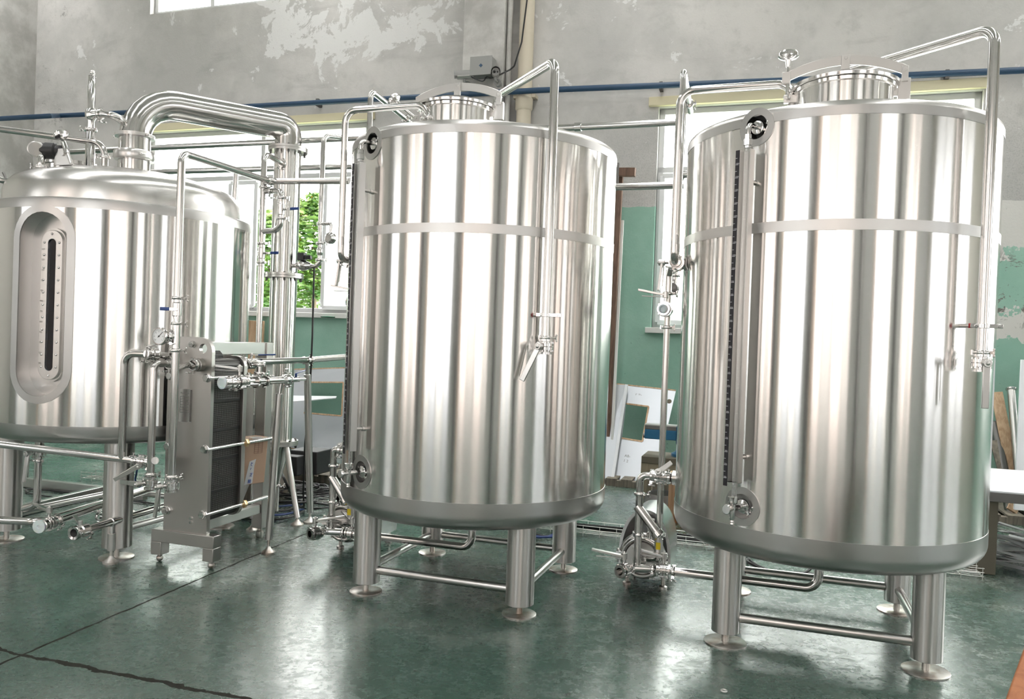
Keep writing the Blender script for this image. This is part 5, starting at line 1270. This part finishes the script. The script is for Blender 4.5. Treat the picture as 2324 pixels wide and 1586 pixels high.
# timber T-post and batten beside it
t = thing('timber_post', 'dark timber post with short crossbar standing right of the middle tank', 'post', PW(1385, 1090, 9.5))
p0 = PW(1407, 385, 9.75); p1 = V((PW(1372, 1085, 9.3).x, PW(1372, 1085, 9.3).y, 0))
MB().beam(p1, p0, .085, .07, EN).build('upright', M_brownwood, t, .004)
MB().beam(PW(1396, 391, 9.68), PW(1442, 391, 9.68), .09, .10).build('crossbar', M_brownwood, t, .004)
MB().box(PW(1401, 398, 9.7) - EN * .06, (.03, .01, .14)).build('bracket', M_dark, t)
mb = MB(); a_ = PW(1413, 500, 9.72); b_ = V((PW(1385, 1085, 9.25).x, PW(1385, 1085, 9.25).y, 0.0)); mb.beam(b_, a_, .03, .02, EN)
tag(mb.build('batten', M_sill), 'thin white edged batten leaning beside the dark timber post', 'batten')
# bench vise on its stand
gv = PZ(1500, 1140); gv = P(1505, 1100, 8.2); gv = V((gv.x, gv.y, 0))
t = thing('vise_stand', 'small tan steel stand holding the blue vise, left of the right-hand tank', 'stand', gv)
zt_ = P(1500, 1035, 8.2).z
MB().box(gv + UP * (zt_ - .02) + EU * .08, (.28, .22, .035)).build('top', M_rust, t, .005)
M_tan = mat('tan_steel_paint', (.30, .255, .185), .6)
for du in (-.17, .33):
    for dw in (-.18, .18): MB().box(gv + EU * du + EN * dw + UP * (zt_ - .05) / 2, (.032, .032, (zt_ - .05) / 2)).build('leg', M_tan, t, .003)
for dw in (-.18, .18): MB().box(gv + EU * .08 + EN * dw + UP * (zt_ - .09), (.25, .03, .04)).build('rail', M_tan, t, .003)
vb = gv + EU * .22 + UP * zt_
t = thing('bench_vise', 'blue bench vise bolted on the tan stand', 'vise', vb)
MB().lathe(vb + UP * .012, UP, [(.15, 0), (.15, .03), (.11, .05), (.085, .10), (.10, .13)], 24).build('swivel_base', M_vise, t)
MB().prism([vb + EU * x + UP * z - EN * .09 for x, z in ((-.10, .13), (.16, .13), (.18, .30), (.14, .40), (.02, .42), (-.04, .36), (-.10, .33))], EN * .18).build('body', M_vise, t, .02)
MB().prism([vb + EU * x + UP * z - EN * .07 for x, z in ((-.42, .175), (-.05, .175), (-.05, .275), (-.42, .275))], EN * .14).build('slide', M_vise, t, .008)
MB().box(vb + EU * -.235 + UP * .295, (.185, .07, .020)).build('jaw_plate', M_dark, t, .003); MB().box(vb + EU * -.235 + UP * .32, (.185, .072, .006)).build('jaw_top', M_satin, t)
MB().cyl(vb - EU * .44 + UP * .20, vb - EU * .40 + UP * .20, .025).build('screw', M_dark, t)
t = thing('timber_block', 'pale upright timber block behind the pump of the right-hand tank', 'block', PZ(1535, 1180))
q = PZ(1536, 1178); MB().box(q + UP * .21 + EN * .1, (.09, .07, .21)).build('block', M_wood, t, .004)
t = thing('plywood_sheet', 'orange plywood sheet standing low behind the leg of the right-hand tank', 'board', PZ(1590, 1214))
q = PZ(1598, 1213) + EN * .35; MB().box(q + UP * .14, (.30, .014, .14)).build('sheet', M_ply, t, .002)
t = thing('dark_drum', 'dark lump of iron lying under the tan vise stand', 'scrap', gv)
MB().lathe(gv + EU * .02 - EN * .25, UP, [(.16, 0), (.18, .05), (.15, .14), (.05, .17)], 18).build('lump', M_dark, t)

# behind the column: curved sheet with cut-out, black blocks, rolled sheet, pallet
t, at, n_ = cut_sheet('steel_sheet', 'large pale steel sheet with cut-out leaning under the left window', [PW(668, 838, 9.75), PW(800, 834, 9.75), PW(790, 1040, 9.35), PW(655, 1016, 9.35)], (.22, .86, .17, .55))
t = thing('steel_plate', 'pale steel plate lying level like a shelf before the cut-out sheet', 'sheet metal', PW(690, 910, 8.8))
MB().prism([PW(640, 915, 8.6), PW(762, 904, 9.2), PW(764, 901, 9.25), PW(640, 899, 9.25)], UP * .012).build('plate', M_panelw, t)
MB().box(uw(-6.0, 9.0, (PW(690, 915, 8.9).z) / 2 - .01) - EU * .55, (.5, .1, PW(690, 915, 8.9).z / 2 - .015)).build('trestle', M_sheet, t)
t = thing('rolled_sheet', 'rolled steel sheet standing left of the vapour column', 'sheet metal', PW(572, 1000, 7.9))
rc = P(566, 960, 7.6); MB().lathe(V((rc.x, rc.y, .45)), UP, [(.26, 0), (.26, .66), (.25, .66), (.25, .0)], 40, True).build('roll', M_satin, t)
MB().box(V((rc.x, rc.y, .22)), (.28, .28, .22)).build('crate', M_pallet, t)
t = thing('wooden_board', 'brown wooden board on edge below the left window', 'board', PW(580, 800, 9.8))
q = PW(578, 800, 9.85); MB().box(V((q.x, q.y, .88)), (.14, .02, .88)).build('board', M_wood, t, .003)
for i, (px, py, s_, h, lb) in enumerate(((655, 1072, .20, .20, 'black iron block on the pallet behind the vapour column, left of two'), (705, 1070, .17, .24, 'black iron block on the pallet behind the vapour column, right of two'))):
    q = PZ(px, py, .13); tag(MB().box(V((q.x, q.y, .13 + h / 2)), (s_, .16, h / 2)).build('iron_block', M_iron, None, .01), lb, 'block', 'black iron blocks')
def pallet(label, c, hu, hw, group=None):
    t = thing('pallet', label, 'pallet', c, group); n_ = 7
    for k in range(n_): MB().box(c + EU * (-hu + 2 * hu * (k + .5) / n_) + UP * .075, (hu / n_ * .72, hw, .010)).build('slat', M_pallet, t)
    for k in (-1, 0, 1): MB().box(c + EN * k * (hw - .05) + UP * .032, (hu, .045, .032)).build('runner', M_pallet, t)
    return t
pallet('dark pallet under the black blocks behind the vapour column', PZ(680, 1076) + EN * .05, .6, .4)
pallet('grey pallet by the wall at the right edge, under the planks', uw(2.75, 9.35, 0), .75, .5)
pallet('grey pallet under the foot of the cut-out sheet right of the middle tank', uw(-1.15, 9.42, 0), .6, .45)
tag(MB().lathe(PW(750, 722, 10.0), UP, [(.02, 0), (.13, .008), (.14, .02), (.05, .03), (.02, .05), (.001, .052)], 28).build('pan_lid', M_darkgreen), 'dark green lid lying on the left window sill', 'lid')
# right edge of the hall
tb = PZ(2236, 1302); tb = V((tb.x, tb.y, 0))
t = thing('work_table', 'heavy steel work table with pale dusty top, behind the right-hand tank', 'table', tb)
ztb = PW(2290, 1110, 6.8).z
MB().box(tb + EU * .62 + EN * .60 + UP * (ztb - .006), (.85, .68, .006)).build('table_top', M_panelw, t)
MB().box(tb + EU * .62 + EN * -.06 + UP * (ztb - .045), (.85, .022, .035)).build('table_edge', M_dark, t, .003)
for du in (-.02, 1.3):
    for dw in (.06, .86): MB().box(tb + EU * du + EN * dw + UP * (ztb - .03) / 2, (.085, .075, (ztb - .03) / 2)).build('leg', M_rust, t, .006)
rnd = random.Random(9)
for i in range(26):
    q = PZ(rnd.uniform(2262, 2330), rnd.uniform(1235, 1302), 0); a_ = rnd.uniform(-.5, .9); d_ = EU * cos(a_) - EN * sin(a_); L = rnd.uniform(.10, .22)
    z = .005 + .0065 * i; tl_ = rnd.uniform(.0, .5)
    mb = MB(); mb.beam(V((q.x, q.y, z)) - d_ * L + UP * tl_ * L, V((q.x, q.y, z)) + d_ * L + UP * 0, rnd.uniform(.05, .12), .004)
    tag(mb.build('metal_offcut', M_scrap), 'grey sheet metal offcut in the heap behind the table leg at the right', 'offcut', 'sheet metal offcuts in the heap')
for i, (a_, b_, w_, h_, m_, nm, lb) in enumerate((((2262, 890, 9.75), (2312, 1150, 9.25), .11, .025, M_wood, 'plank', 'long pale plank leaning on the green wall at the right edge'),
        ((2255, 1000, 9.55), (2300, 1165, 9.1), .07, .03, M_pallet, 'plank', 'weathered plank leaning low behind the work table'),
        ((2296, 1160, 9.0), (2320, 1105, 9.2), .10, .02, M_wood, 'plank', 'short pale plank offcut at the foot of the white panel'))):
    tag(MB().beam(PW(*b_), PW(*a_), w_, h_, EN).build(nm, m_, None, .002), lb, 'plank')
t = thing('steel_pipe', 'loose flanged steel pipe leaning on the wall beside the white panel', 'pipe', PW(2315, 1150, 9.2))
a_, b_ = PW(2295, 884, 9.75), PW(2318, 1150, 9.2); MB().cyl(b_, a_, .040, None, 20).build('tube', M_satin, t); MB().lathe(a_, a_ - b_, [(.05, -.008), (.056, 0), (.056, .012), (.04, .014)], 24).build('end_flange', M_fit, t)
t = thing('steel_pipe', 'dark loose pipe leaning low between the planks at the right edge', 'pipe', PW(2300, 1175, 9.1))
a_, b_ = PW(2258, 960, 9.7), PW(2296, 1178, 9.1); MB().cyl(b_, a_, .05, None, 18).build('tube', M_dark, t)
t = thing('white_panel', 'tall white panel standing at the right edge before the wall', 'panel', PW(2330, 1155, 8.9))
A = PW(2318, 816, 9.3); B = PW(2302, 1157, 8.85); MB().prism([A, A + EU * 1.1, B + EU * 1.1, B], EN * .04).build('panel', M_panelw, t, .004)
# plywood board close to the lens, bottom right
t = thing('plywood_board', 'orange plywood board edge close by, in the bottom right corner', 'board', P(2300, 1586, 2.2))
A = P(2352, 1390, 2.45); B = P(2262, 1640, 2.15); dn = (B - A).normalized(); B2 = B + dn * (B.z / -dn.z); B2.z = 0
MB().prism([A, A + EU * .5, B2 + EU * .6, B2], (-EN * .9 - EU * .1) * .018).build('board', M_ply, t, .002)
tag(MB().torus(PZ(1643, 1567, .006), UP, .013, .004, 20, 8).build('washer', M_zinc), 'small bright washer lying on the bare floor in the foreground', 'washer')
